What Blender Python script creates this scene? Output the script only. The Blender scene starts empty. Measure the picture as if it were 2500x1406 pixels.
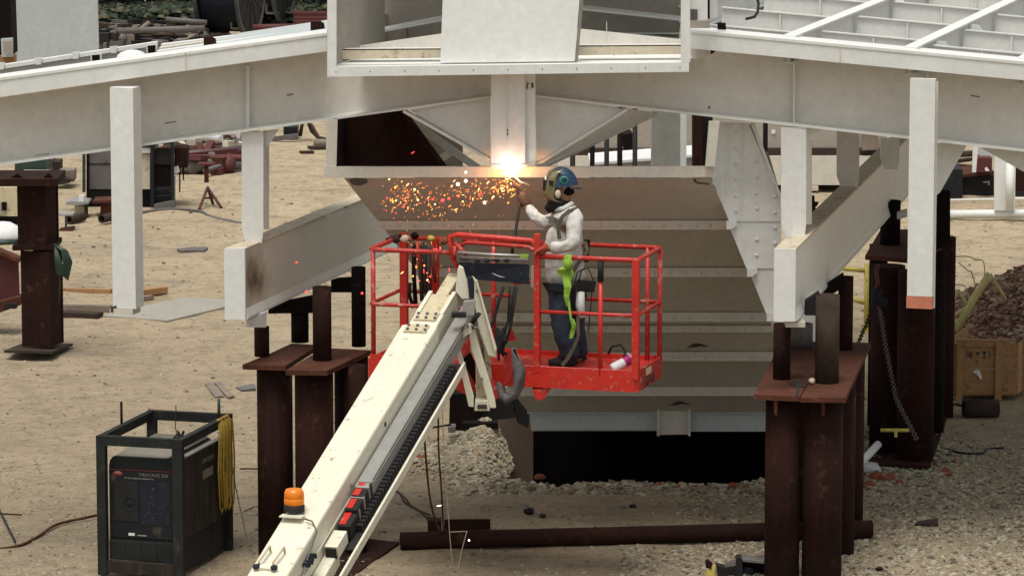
import bpy, bmesh, math, random
import numpy as np
from mathutils import Vector, Matrix, Quaternion
R = math.radians
rnd = random.Random(7)
SC = bpy.context.scene
COL = SC.collection

# ------------------------------------------------------------------ camera
CAM_H = 8.1; PITCH = R(8.5); F = 10000.0      # focal length in photo pixels (photo is 2500 wide)
cd = bpy.data.cameras.new('camera'); cam = bpy.data.objects.new('camera', cd); COL.objects.link(cam)
cam.location = (0, 0, CAM_H); cam.rotation_euler = (R(90) - PITCH, 0, 0)
cd.sensor_width = 36; cd.lens = 36 * F / 2500; cd.clip_start = 0.5; cd.clip_end = 3000
SC.camera = cam

# ------------------------------------------------------------------ light
SUN_EL, SUN_AZ = 72, -160        # azimuth: direction the light comes from, measured from +Y towards +X
w = bpy.data.worlds.new('World'); SC.world = w; w.use_nodes = True
nt = w.node_tree; nt.nodes.clear()
sky = nt.nodes.new('ShaderNodeTexSky'); sky.sky_type = 'NISHITA'; sky.sun_disc = False
sky.sun_elevation = R(SUN_EL); sky.sun_rotation = R(SUN_AZ); sky.air_density = 1.0; sky.dust_density = 3.0
hs = nt.nodes.new('ShaderNodeHueSaturation'); hs.inputs['Saturation'].default_value = 0.28
tint = nt.nodes.new('ShaderNodeMix'); tint.data_type = 'RGBA'; tint.blend_type = 'MULTIPLY'
tint.inputs['Factor'].default_value = 1.0; tint.inputs['B'].default_value = (1.0, 0.985, 0.935, 1)
bg = nt.nodes.new('ShaderNodeBackground'); bg.inputs['Strength'].default_value = 0.115
wo = nt.nodes.new('ShaderNodeOutputWorld')
nt.links.new(sky.outputs[0], hs.inputs['Color']); nt.links.new(hs.outputs[0], tint.inputs['A'])
nt.links.new(tint.outputs['Result'], bg.inputs['Color']); nt.links.new(bg.outputs[0], wo.inputs['Surface'])
sd = bpy.data.lights.new('sun', 'SUN'); sun = bpy.data.objects.new('sun', sd); COL.objects.link(sun)
sd.energy = 2.0; sd.angle = R(28); sd.color = (1.0, 0.96, 0.89)
az = R(SUN_AZ); el = R(SUN_EL)
sun_dir = Vector((math.sin(az) * math.cos(el), math.cos(az) * math.cos(el), math.sin(el)))
sun.rotation_euler = sun_dir.to_track_quat('Z', 'Y').to_euler()
sun.location = (0, 0, 60)
SC.view_settings.view_transform = 'Standard'; SC.view_settings.look = 'None'
SC.view_settings.exposure = 0.42; SC.view_settings.gamma = 1.0
SC.view_settings.use_curve_mapping = False

# ------------------------------------------------------------------ helpers
cp, sp = math.cos(PITCH), math.sin(PITCH)
def ray(x, y):
    u = (x - 1250) / F; v = (703 - y) / F
    return Vector((u, cp + v * sp, -sp + v * cp))
def P(x, y, d):          # real point seen at photo pixel (x, y), d metres in front of the viewer
    r = ray(x, y); return Vector((0, 0, CAM_H)) + r * (d / r.y)
def H(x, y, z=0.0):      # point at height z
    r = ray(x, y); return Vector((0, 0, CAM_H)) + r * ((z - CAM_H) / r.z)
def PX(pt):              # back to pixels
    q = Vector(pt) - Vector((0, 0, CAM_H)); dep = q.y * cp - q.z * sp
    return (1250 + F * q.x / dep, 703 - F * (q.y * sp + q.z * cp) / dep)
def mpp(d, z=1.0): return (d * cp + (CAM_H - z) * sp) / F
DV = Vector((math.sin(R(16)), math.cos(R(16)), 0))       # the yard's long axis
CV = Vector((math.cos(R(16)), -math.sin(R(16)), 0))      # and across it
Z = Vector((0, 0, 1))

class MB:
    def __init__(s): s.v = []; s.f = []; s.sm = []; s.mi = []
    def add(s, vs, fs, smooth=False, mi=0):
        o = len(s.v); s.v += [tuple(v) for v in vs]
        for f in fs: s.f.append(tuple(i + o for i in f)); s.sm.append(smooth); s.mi.append(mi)
        return s
    def hexa(s, b, t, mi=0):
        return s.add(list(b) + list(t), [(3, 2, 1, 0), (4, 5, 6, 7), (0, 1, 5, 4), (1, 2, 6, 5), (2, 3, 7, 6), (3, 0, 4, 7)], mi=mi)
    def prism(s, pts, vec, mi=0):
        n = len(pts); vec = Vector(vec); pts = [Vector(p) for p in pts]
        fs = [tuple(range(n)), tuple(range(2 * n - 1, n - 1, -1))] + [(i, (i + 1) % n, n + (i + 1) % n, n + i) for i in range(n)]
        return s.add(pts + [p + vec for p in pts], fs, mi=mi)
    def pp(s, px, d, t, mi=0):                 # plate whose outline is read at distance d, t metres thick
        return s.prism([P(x, y, d) for x, y in px], (0, t, 0), mi)
    def pv(s, pxd, vec, mi=0):                 # outline with a distance per corner
        return s.prism([P(*q) for q in pxd], vec, mi)
    def box(s, c, size, rz=0.0, mi=0):
        c = Vector(c); a, b, h = [k / 2 for k in size]; cs, sn = math.cos(rz), math.sin(rz)
        q = lambda x, y, z: c + Vector((x * cs - y * sn, x * sn + y * cs, z))
        return s.hexa([q(-a, -b, -h), q(a, -b, -h), q(a, b, -h), q(-a, b, -h)], [q(-a, -b, h), q(a, -b, h), q(a, b, h), q(-a, b, h)], mi)
    def bar(s, p0, p1, wd, h, up=Z, mi=0):     # rectangular bar between two points
        p0 = Vector(p0); p1 = Vector(p1); a = (p1 - p0).normalized()
        c = a.cross(up)
        if c.length < 1e-4: c = Vector((1, 0, 0))
        c.normalize(); n = c.cross(a).normalized(); c = c * wd / 2; n = n * h / 2
        return s.hexa([p0 - c - n, p0 + c - n, p0 + c + n, p0 - c + n], [p1 - c - n, p1 + c - n, p1 + c + n, p1 - c + n], mi)
    def path(s, pts, r, n=10, cap=True, mi=0, closed=False):
        pts = [Vector(p) for p in pts]; rs = r if isinstance(r, (list, tuple)) else [r] * len(pts)
        m = len(pts); prev = None; vs = []
        for i, p in enumerate(pts):
            t = (pts[min(i + 1, m - 1)] - pts[max(i - 1, 0)])
            t = t.normalized() if t.length > 1e-9 else Z
            if prev is None:
                a = t.cross(Z)
                if a.length < 1e-3: a = t.cross(Vector((1, 0, 0)))
                a.normalize()
            else:
                a = prev - t * prev.dot(t); a.normalize()
            prev = a; b = t.cross(a)
            for k in range(n):
                th = 2 * math.pi * k / n
                vs.append(p + (a * math.cos(th) + b * math.sin(th)) * rs[i])
        fs = [(i * n + k, i * n + (k + 1) % n, (i + 1) * n + (k + 1) % n, (i + 1) * n + k) for i in range(m - 1) for k in range(n)]
        s.add(vs, fs, True, mi)
        if cap:
            o = len(s.v) - m * n
            s.f.append(tuple(o + k for k in range(n))); s.sm.append(False); s.mi.append(mi)
            s.f.append(tuple(o + (m - 1) * n + k for k in range(n - 1, -1, -1))); s.sm.append(False); s.mi.append(mi)
        return s
    def tube(s, p0, p1, r, r1=None, n=14, cap=True, mi=0):
        return s.path([p0, p1], [r, r if r1 is None else r1], n, cap, mi)
    def pipe(s, p0, p1, r, th=0.02, n=20, mi=0):       # open-ended hollow pipe
        s.path([p0, p1], r, n, False, mi); s.path([p0, p1], r - th, n, False, mi)
        o = len(s.v) - 4 * n
        for e in (0, 1):
            for k in range(n):
                k2 = (k + 1) % n
                s.f.append((o + e * n + k, o + e * n + k2, o + 2 * n + e * n + k2, o + 2 * n + e * n + k)); s.sm.append(False); s.mi.append(mi)
        return s
    def lathe(s, c, prof, n=20, axis=Z, mi=0, smooth=True):
        c = Vector(c); axis = Vector(axis).normalized(); a = axis.orthogonal().normalized(); b = axis.cross(a)
        vs = [c + axis * h + (a * math.cos(2 * math.pi * k / n) + b * math.sin(2 * math.pi * k / n)) * max(r, 1e-4) for r, h in prof for k in range(n)]
        fs = [(i * n + k, i * n + (k + 1) % n, (i + 1) * n + (k + 1) % n, (i + 1) * n + k) for i in range(len(prof) - 1) for k in range(n)]
        return s.add(vs, fs, smooth, mi)
    def ball(s, c, rx, ry=None, rz=None, n=10, m=7, mi=0, jit=0.0, rot=None):
        ry = rx if ry is None else ry; rz = rx if rz is None else rz; c = Vector(c); vs = []; fs = []
        for i in range(m + 1):
            ph = math.pi * i / m
            for k in range(n):
                th = 2 * math.pi * k / n; j = 1 + (rnd.random() - .5) * jit
                q = Vector((rx * math.sin(ph) * math.cos(th), ry * math.sin(ph) * math.sin(th), rz * math.cos(ph))) * j
                if rot: q = rot @ q
                vs.append(c + q)
        for i in range(m):
            for k in range(n): fs.append((i * n + k, (i + 1) * n + k, (i + 1) * n + (k + 1) % n, i * n + (k + 1) % n))
        return s.add(vs, fs, True, mi)
    def build(s, name, mats, parent=None, fix=True, bevel=0.0):
        me = bpy.data.meshes.new(name)
        a = np.array(s.v, dtype=float); lo = a.min(0); hi = a.max(0)
        org = Vector(((lo[0] + hi[0]) / 2, (lo[1] + hi[1]) / 2, lo[2]))
        me.from_pydata([tuple(q) for q in (a - np.array(org))], [], s.f)
        me.polygons.foreach_set('use_smooth', s.sm); me.polygons.foreach_set('material_index', s.mi)
        for m in (mats if isinstance(mats, (list, tuple)) else [mats]): me.materials.append(m)
        if fix:
            bm = bmesh.new(); bm.from_mesh(me)
            bmesh.ops.remove_doubles(bm, verts=bm.verts, dist=1e-5)
            bmesh.ops.recalc_face_normals(bm, faces=bm.faces); bm.to_mesh(me); bm.free()
        me.update()
        o = bpy.data.objects.new(name, me); COL.objects.link(o)
        WO[o.name] = org
        if parent: o.parent = parent; o.location = org - WO[parent.name]
        else: o.location = org
        if bevel:
            b = o.modifiers.new('bevel', 'BEVEL'); b.width = bevel; b.segments = 2; b.limit_method = 'ANGLE'
        return o
WO = {}
def tag(o, label=None, cat=None, group=None, kind=None):
    if label: o['label'] = label
    if cat: o['category'] = cat
    if group: o['group'] = group
    if kind: o['kind'] = kind
    return o
def thing(name, label, cat, loc=(0, 0, 0), group=None):
    o = bpy.data.objects.new(name, None); COL.objects.link(o); o.location = loc; WO[o.name] = Vector(loc)
    o.empty_display_size = .2
    return tag(o, label, cat, group)

def NT(name):
    m = bpy.data.materials.new(name); m.use_nodes = True; n = m.node_tree; n.nodes.clear()
    out = n.nodes.new('ShaderNodeOutputMaterial'); b = n.nodes.new('ShaderNodeBsdfPrincipled')
    n.links.new(b.outputs[0], out.inputs['Surface']); return m, n, b
def noise(n, vec, scale, detail=4, rough=.55, dist=0.0):
    t = n.nodes.new('ShaderNodeTexNoise'); t.inputs['Scale'].default_value = scale; t.inputs['Detail'].default_value = detail
    t.inputs['Roughness'].default_value = rough; t.inputs['Distortion'].default_value = dist
    n.links.new(vec, t.inputs['Vector']); return t.outputs['Fac']
def ramp(n, fac, a, b, ca=(0, 0, 0, 1), cb=(1, 1, 1, 1)):
    r = n.nodes.new('ShaderNodeValToRGB'); r.color_ramp.elements[0].position = a; r.color_ramp.elements[1].position = b
    r.color_ramp.elements[0].color = ca; r.color_ramp.elements[1].color = cb; n.links.new(fac, r.inputs[0]); return r.outputs[0]
def mix(n, fac, a, b, mode='MIX'):
    m = n.nodes.new('ShaderNodeMix'); m.data_type = 'RGBA'; m.blend_type = mode
    for k, v in (('Factor', fac), ('A', a), ('B', b)):
        if isinstance(v, (int, float)): m.inputs[k].default_value = v
        elif isinstance(v, tuple): m.inputs[k].default_value = v
        else: n.links.new(v, m.inputs[k])
    return m.outputs['Result']
def c4(c): return (c[0], c[1], c[2], 1)
def surf(name, col, col2=None, rough=.5, metal=0.0, scale=3.0, lo=.35, hi=.7, streak=0.0, streakcol=(.25, .2, .14), spots=0.0,
         spotcol=(.12, .05, .02), spotscale=14.0, bump=0.0, bumpscale=60.0, spec=.5):
    m, n, b = NT(name); tc = n.nodes.new('ShaderNodeTexCoord'); vec = tc.outputs['Object']
    geo = n.nodes.new('ShaderNodeNewGeometry'); vec = geo.outputs['Position']
    col2 = col2 or tuple(c * .82 for c in col)
    c = mix(n, ramp(n, noise(n, vec, scale, 6), lo, hi), c4(col), c4(col2))
    c = mix(n, ramp(n, noise(n, vec, scale * 9, 4, .7), .35, .75), c, c4(tuple(k * .9 for k in col2)))
    if streak:
        mp = n.nodes.new('ShaderNodeMapping'); mp.inputs['Scale'].default_value = (9, 9, .7); n.links.new(vec, mp.inputs['Vector'])
        f = ramp(n, noise(n, mp.outputs[0], 1.6, 5, .6), .52, .78, (0, 0, 0, 1), (streak, streak, streak, 1))
        c = mix(n, f, c, c4(streakcol))
    if spots:
        f = ramp(n, noise(n, vec, spotscale, 5, .65), .62 - .06 * spots, .70 - .04 * spots, (0, 0, 0, 1), (.95, .95, .95, 1))
        c = mix(n, f, c, c4(spotcol))
    n.links.new(c, b.inputs['Base Color']); b.inputs['Roughness'].default_value = rough; b.inputs['Metallic'].default_value = metal
    b.inputs['Specular IOR Level'].default_value = spec
    if bump:
        bp = n.nodes.new('ShaderNodeBump'); bp.inputs['Strength'].default_value = bump; bp.inputs['Distance'].default_value = .01
        n.links.new(noise(n, vec, bumpscale, 5, .6), bp.inputs['Height']); n.links.new(bp.outputs[0], b.inputs['Normal'])
    return m
def emit(name, col, st):
    m, n, b = NT(name); b.inputs['Base Color'].default_value = c4(col); b.inputs['Emission Color'].default_value = c4(col)
    b.inputs['Emission Strength'].default_value = st; return m

M = {}
M['white'] = surf('white_steel', (.74, .755, .73), (.69, .70, .67), .5, 0, 1.4, streak=.14, streakcol=(.52, .48, .40), bump=.05, bumpscale=25)
M['whiteweb'] = surf('bounce_warmed_white_steel', (.74, .705, .64), (.68, .645, .58), .6, 0, 1.1, streak=.12, streakcol=(.52, .46, .37), bump=.05, bumpscale=25)  # warm tone paints light bounced off the ground into the web colour
M['reelrim'] = surf('reel_rim_paint', (.060, .078, .080), (.035, .045, .048), .5, 0, 6)
M['white2'] = surf('white_steel_dusty', (.63, .60, .53), (.55, .52, .45), .6, 0, 1.5, streak=.22, streakcol=(.33, .27, .19), bump=.06, bumpscale=25)
M['primer'] = surf('orange_primer', (.58, .22, .13), (.48, .16, .09), .7, 0, 12, bump=.1)
M['dusty'] = surf('dusty_top', (.60, .54, .42), (.50, .43, .31), .8, 0, 2, spots=.6, spotcol=(.25, .18, .1), spotscale=7)
M['rust'] = surf('rusty_steel', (.034, .0115, .0075), (.017, .007, .005), .9, 0, 2.5, streak=.4, streakcol=(.050, .019, .013), spots=.5, spotcol=(.058, .026, .017), spotscale=6, bump=.3, bumpscale=40, spec=.15)
M['rustlight'] = surf('rusty_plate', (.105, .038, .022), (.062, .023, .014), .9, .0, 3, spots=.6, spotcol=(.15, .06, .035), bump=.2, bumpscale=40, spec=.2)
M['darkrust'] = surf('dark_old_steel', (.012, .007, .006), (.007, .005, .005), .9, 0, 3, spots=.3, spotcol=(.04, .017, .010), bump=.2, spec=.12)
M['greypipe'] = surf('weathered_pipe', (.058, .044, .033), (.032, .020, .015), .85, 0, 5, streak=.5, streakcol=(.08, .033, .018), bump=.2, spec=.2)
M['red'] = surf('red_lift_paint', (.62, .022, .009), (.44, .014, .008), .45, 0, 5, streak=.35, streakcol=(.28, .05, .035), spots=.55, spotcol=(.42, .16, .12), spotscale=22, bump=.08)
M['redold'] = surf('scraped_red_paint', (.50, .028, .018), (.36, .018, .012), .5, 0, 5, spots=1.1, spotcol=(.38, .22, .17), spotscale=16, bump=.15)
M['cream'] = surf('cream_lift_paint', (.72, .695, .57), (.66, .63, .50), .45, 0, 2.2, streak=.12, streakcol=(.5, .44, .32), spots=.08, spotcol=(.3, .22, .12), spotscale=9, bump=.05)
M['creamold'] = surf('worn_cream_paint', (.62, .55, .38), (.5, .43, .28), .5, 0, 5, spots=.6, spotcol=(.2, .13, .07), spotscale=16)
M['galv'] = surf('grey_tray_metal', (.42, .42, .39), (.33, .33, .31), .45, .5, 8, streak=.2)
M['black'] = surf('black_rubber', (.011, .011, .012), (.02, .018, .017), .7, 0, 9, bump=.2, spec=.25)
M['void'] = surf('pit_shade_black', (.005, .004, .004), None, 1, 0, 3, spec=.02)  # near-black that paints the pit's deep shade
M['charcoal'] = surf('charcoal_paint', (.012, .015, .017), (.007, .009, .011), .6, 0, 5, spec=.25, spots=.35, spotcol=(.05, .045, .035), spotscale=7)
M['cagepaint'] = surf('grimy_cage_paint', (.021, .024, .022), (.011, .013, .013), .75, 0, 4, spec=.25, spots=.5, spotcol=(.045, .038, .026), spotscale=9)
M['casedust'] = surf('dusty_case_side', (.048, .036, .026), (.018, .015, .013), .85, 0, 3, spec=.2, streak=.6, streakcol=(.10, .075, .05))
M['panelgrey'] = surf('dusty_lid', (.22, .20, .165), (.16, .14, .11), .6, 0, 4)
M['bluegrey'] = surf('blue_black_bin', (.012, .017, .028), (.007, .010, .016), .7, 0, 7, spec=.3, spots=.3, spotcol=(.08, .08, .08), spotscale=30)
M['amber'] = surf('amber_lens', (.85, .25, .01), (.7, .17, .005), .25, 0, 12)
M['yellow'] = surf('yellow_paint', (.62, .52, .10), (.45, .38, .08), .55, 0, 8, spots=.4, spotcol=(.25, .2, .07))
M['paleyellow'] = surf('pale_yellow_frame', (.62, .56, .24), (.45, .4, .17), .6, 0, 8)
M['cordyellow'] = surf('yellow_cord', (.42, .27, .03), (.25, .16, .02), .6, 0, 20)
M['lime'] = surf('lime_webbing', (.30, .50, .05), (.17, .32, .03), .85, 0, 9, bump=.4, bumpscale=30)
M['wood'] = surf('crate_wood', (.40, .23, .10), (.30, .16, .065), .8, 0, 5, spots=.3, spotcol=(.12, .06, .03), spotscale=18)
M['greywood'] = surf('grey_old_timber', (.26, .21, .165), (.17, .135, .105), .9, 0, 3, spots=.5, spotcol=(.07, .05, .04))
M['greysteel'] = surf('grey_old_steel', (.16, .15, .14), (.10, .09, .085), .7, .1, 3, spots=.5, spotcol=(.07, .04, .03))
M['darkgreen'] = surf('dark_green_paint', (.015, .045, .028), (.008, .025, .016), .5)
M['redbeam'] = surf('red_primer_beam', (.11, .020, .017), (.07, .014, .012), .7, 0, 2, bump=.1)
M['paper'] = surf('white_paper', (.75, .75, .75), None, .7)
M['ink'] = surf('black_ink', (.02, .02, .018), None, .6)
M['claybrick'] = surf('red_clay', (.24, .075, .035), (.22, .06, .03), .9, 0, 20, bump=.4)
M['soot'] = surf('soot_mark', (.035, .028, .02), (.06, .045, .03), .9)
M['burn'] = surf('burnt_paint', (.10, .055, .028), (.22, .15, .08), .8, 0, 9)
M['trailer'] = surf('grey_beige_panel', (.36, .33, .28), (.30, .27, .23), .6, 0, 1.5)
M['sheetgrey'] = surf('grey_ground_sheet', (.34, .32, .27), (.28, .26, .22), .7, 0, 2)
M['tarp'] = surf('bluish_white_steel', (.50, .54, .54), (.44, .48, .48), .4, 0, 2)
M['drygrass'] = surf('dry_grass', (.11, .10, .05), (.07, .07, .04), .9)
M['greenstain'] = surf('green_stained_gravel', (.24, .33, .24), (.30, .33, .22), .9, 0, 20)
# ================================================================== ground
def sstep(a, b, x): t = np.clip((x - a) / (b - a), 0, 1); return t * t * (3 - 2 * t)
PIT = (0.22, 3.4, 40.95, 48.0)
def hfun(x, y):
    h = .018 * np.sin(x * 1.7 + .6 * np.sin(y * .9)) * np.sin(y * 1.3 + 1.1) + .012 * np.sin(x * 5.1 + y * 3.3) * np.sin(y * 4.7 - x * 2.2)
    h = h * sstep(200, 60, y)
    pit = sstep(PIT[0] - .55, PIT[0] + .45, x) * sstep(PIT[1] + .2, PIT[1] - .2, x) * sstep(PIT[2] - .10, PIT[2] + .12, y + .10 * np.sin(x * 4)) * sstep(PIT[3] + .5, PIT[3], y)
    h = h - 1.5 * pit
    mound = .36 * np.exp(-((x + .05) / .55) ** 2 - ((y - 42.3) / .75) ** 2) * (1 + .25 * np.sin(x * 11 + y * 7) * np.sin(y * 9))
    return h + mound * (1 - pit)
xs = np.unique(np.concatenate([np.linspace(-900, -20, 12), np.linspace(-20, -8, 16), np.arange(-8, 8, .12), np.linspace(8, 20, 16), np.linspace(20, 900, 12)]))
ys = np.unique(np.concatenate([np.linspace(-40, 30, 10), np.arange(30, 56, .12), np.arange(56, 130, 1.0), np.linspace(130, 1800, 16)]))
gx, gy = np.meshgrid(xs, ys); gz = hfun(gx, gy)
me = bpy.data.meshes.new('ground'); nx, ny = len(xs), len(ys)
idx = np.arange(nx * ny).reshape(ny, nx)
fa = np.stack([idx[:-1, :-1], idx[:-1, 1:], idx[1:, 1:], idx[1:, :-1]], -1).reshape(-1, 4)
me.from_pydata(np.stack([gx, gy, gz], -1).reshape(-1, 3).tolist(), [], fa.tolist())
me.polygons.foreach_set('use_smooth', [True] * len(me.polygons))
ground = bpy.data.objects.new('ground', me); COL.objects.link(ground); tag(ground, kind='structure')
m, n, b = NT('sandy_yard'); geo = n.nodes.new('ShaderNodeNewGeometry'); vec = geo.outputs['Position']
sep = n.nodes.new('ShaderNodeSeparateXYZ'); n.links.new(vec, sep.inputs[0])
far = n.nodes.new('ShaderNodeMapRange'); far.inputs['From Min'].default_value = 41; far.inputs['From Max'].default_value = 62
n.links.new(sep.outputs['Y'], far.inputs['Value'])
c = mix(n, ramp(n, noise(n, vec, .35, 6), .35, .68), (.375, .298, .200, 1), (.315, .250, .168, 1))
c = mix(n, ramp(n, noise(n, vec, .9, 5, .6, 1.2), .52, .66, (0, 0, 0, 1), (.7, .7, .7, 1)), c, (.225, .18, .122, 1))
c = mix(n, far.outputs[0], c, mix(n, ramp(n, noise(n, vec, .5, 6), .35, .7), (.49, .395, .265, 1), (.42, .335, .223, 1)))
c = mix(n, ramp(n, noise(n, vec, 1.6, 8, .72), .49, .66, (0, 0, 0, 1), (.8, .8, .8, 1)), c, (.235, .19, .128, 1))
c = mix(n, ramp(n, noise(n, vec, 5.5, 7, .75), .52, .66, (0, 0, 0, 1), (.7, .7, .7, 1)), c, (.17, .135, .088, 1))
c = mix(n, ramp(n, noise(n, vec, 9, 5, .7), .56, .70, (0, 0, 0, 1), (.65, .65, .65, 1)), c, (.47, .40, .29, 1))
c = mix(n, ramp(n, noise(n, vec, 16, 6, .75), .55, .66, (0, 0, 0, 1), (.85, .85, .85, 1)), c, (.125, .095, .06, 1))
c = mix(n, ramp(n, noise(n, vec, 31, 3, .7), .62, .72, (0, 0, 0, 1), (.7, .7, .7, 1)), c, (.52, .46, .34, 1))
n.links.new(c, b.inputs['Base Color']); b.inputs['Roughness'].default_value = .95; b.inputs['Specular IOR Level'].default_value = .2
mps = n.nodes.new('ShaderNodeMapping'); mps.inputs['Scale'].default_value = (.9, 2.6, 1); n.links.new(vec, mps.inputs['Vector'])
c = mix(n, ramp(n, noise(n, mps.outputs[0], 2.2, 7, .7), .54, .66, (0, 0, 0, 1), (.55, .55, .55, 1)), c, (.20, .155, .10, 1))
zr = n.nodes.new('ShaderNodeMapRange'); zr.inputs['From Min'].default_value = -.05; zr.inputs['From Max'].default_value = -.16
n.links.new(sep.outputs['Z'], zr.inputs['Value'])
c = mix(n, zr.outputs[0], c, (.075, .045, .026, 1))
n.links.new(c, b.inputs['Base Color'])
bp = n.nodes.new('ShaderNodeBump'); bp.inputs['Strength'].default_value = 1.0; bp.inputs['Distance'].default_value = .05
n.links.new(noise(n, vec, 6, 9, .78), bp.inputs['Height']); n.links.new(bp.outputs[0], b.inputs['Normal'])
ground.data.materials.append(m)

def stones(name, pts, sizes, cols, label=None, kind='stuff', seed=3, cat=None):
    rg = np.random.default_rng(seed)
    base = np.array([(-1, -1, -.6), (1, -1, -.6), (1, 1, -.6), (-1, 1, -.6), (-.7, -.7, .6), (.7, -.7, .6), (.7, .7, .6), (-.7, .7, .6)], float)
    N = len(pts); V = np.repeat(base[None], N, 0) * (1 + (rg.random((N, 8, 3)) - .5) * .7)
    V *= (np.stack([1 + rg.random(N) * .5, .7 + rg.random(N) * .4, .45 + rg.random(N) * .4], -1) * sizes[:, None])[:, None, :] / 2
    th = rg.random(N) * 6.28; cs, sn = np.cos(th)[:, None], np.sin(th)[:, None]
    tl = (rg.random(N)[:, None] - .5) * .8
    x = V[..., 0] * cs - V[..., 1] * sn; y = V[..., 0] * sn + V[..., 1] * cs; z = V[..., 2] + x * tl
    V = np.stack([x, y, z], -1) + pts[:, None, :]
    F6 = np.array([(3, 2, 1, 0), (4, 5, 6, 7), (0, 1, 5, 4), (1, 2, 6, 5), (2, 3, 7, 6), (3, 0, 4, 7)])
    FF = (F6[None] + (np.arange(N) * 8)[:, None, None]).reshape(-1, 4)
    me = bpy.data.meshes.new(name); me.from_pydata(V.reshape(-1, 3).tolist(), [], FF.tolist())
    me.polygons.foreach_set('material_index', np.repeat(rg.integers(0, len(cols), N), 6)); 
    for k in cols: me.materials.append(k)
    o = bpy.data.objects.new(name, me); COL.objects.link(o)
    return tag(o, label, cat, kind=kind)
ST = [surf('pale_stone', (.42, .38, .28), None, .9, 0, 30), surf('grey_stone', (.27, .24, .18), None, .9, 0, 30), surf('buff_stone', (.34, .27, .175), None, .9, 0, 30), surf('dark_stone', (.13, .105, .075), None, .9, 0, 30)]
rg = np.random.default_rng(11)
def scatter(x0, x1, y0, y1, N, smin, smax, pw=2.5):
    x = rg.uniform(x0, x1, N); y = rg.uniform(y0, y1, N); s = smin + (smax - smin) * rg.random(N) ** pw
    p = np.stack([x, y, hfun(x, y) + s * .12], -1); ok = p[:, 2] > -.10
    return p[ok], s[ok]
A = [scatter(-6.5, 6.5, 35.3, 46, 6000, .012, .036), scatter(1.6, 6.5, 35.3, 43, 15000, .012, .045), scatter(2.6, 6.5, 36, 41, 2500, .02, .06),
     scatter(-7.5, 8, 46, 66, 3000, .02, .05), scatter(-6.5, -1.2, 35.3, 42, 4000, .010, .026), scatter(-.7, 3.6, 40.2, 41.0, 1500, .02, .075), scatter(1, 3.3, 35.4, 37.8, 2200, .012, .045)]
stones('gravel', np.concatenate([a[0] for a in A]), np.concatenate([a[1] for a in A]), [ST[0], ST[1], ST[2], ST[0], ST[3]], 'pale loose gravel scattered over the sandy yard')
# broken-stone heap left of the pit
N = 7500; x = rg.normal(-.10, .42, N); y = rg.normal(42.1, .5, N); ok = x < .5
pt = np.stack([x, y, hfun(x, y) + .02], -1)[ok]; pt = pt[pt[:, 2] > -.1]
stones('gravel_heap', pt, .018 + .045 * rg.random(len(pt)) ** 2, [ST[0], ST[0], ST[2], ST[1], ST[2]], 'heap of pale broken stone beside the dark pit', seed=5)

# ================================================================== white hopper with stepped riveted strakes
def dy(y): return 37.2 + (y - 435) / 575 * 4.3
def xl(y): return 840 + .788 * (y - 435)
def xr(y): return 1735 + .44 * (y - 435)
hop = thing('hopper', 'big white steel hopper with stepped riveted plates narrowing towards the pit', 'hopper', (P(1500, 1180, 41.5).x, 41.5, 0.1))
lip = MB().pp([(792, 408), (1747, 407), (1749, 433), (790, 433)], 37.13, .05); lip.pp([(797, 296), (824, 292), (821, 407.5), (795, 407.5)], 37.14, .05)
lip.pp([(1731, 297), (1757, 297), (1745, 407), (1722, 407)], 37.07, .05)
lip.build('rim_frame', M['white2'], hop)
ys_ = [435, 541, 656, 765, 797, 861, 946, 1010]
for k in range(len(ys_) - 1):
    ya, yb = ys_[k] + ((13 if k == 4 else 19) if k else 0), ys_[k + 1]
    q = [P(xl(ya), ya, dy(ya)), P(xr(ya), ya, dy(ya)), P(xr(yb), yb, dy(yb)), P(xl(yb), yb, dy(yb))]
    pb = MB(); pb.prism(q, (0, .03, .0)); pb.build('sloping_plate', M['white2'], hop)
    ya2 = yb; h = 20 if k < 6 else 2
    if k in (3,): h = 14
    if k < 6:
        s = MB(); dd = dy(yb) - .06
        x0, x1 = xl(yb) - 12, xr(yb) + 18
        s.pp([(x0 + 3, yb - 1), (x1, yb - 2), (x1 - 1, yb + h * .45), (x1 - 13, yb + h), (x0 + 20, yb + h), (x0 + 4, yb + h * .5)], dd, .05)
        for i in range(int((x1 - x0) / 38)):
            px_ = x0 + 26 + i * 38 + rnd.uniform(-2, 2)
            if px_ < x1 - 12: s.lathe(P(px_, yb + h * .5, dd), [(.016, 0), (.015, .008), (.008, .013), (0, .014)], 8, (0, -1, 0))
        s.build('rivet_strip', M['white2'], hop)
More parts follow.
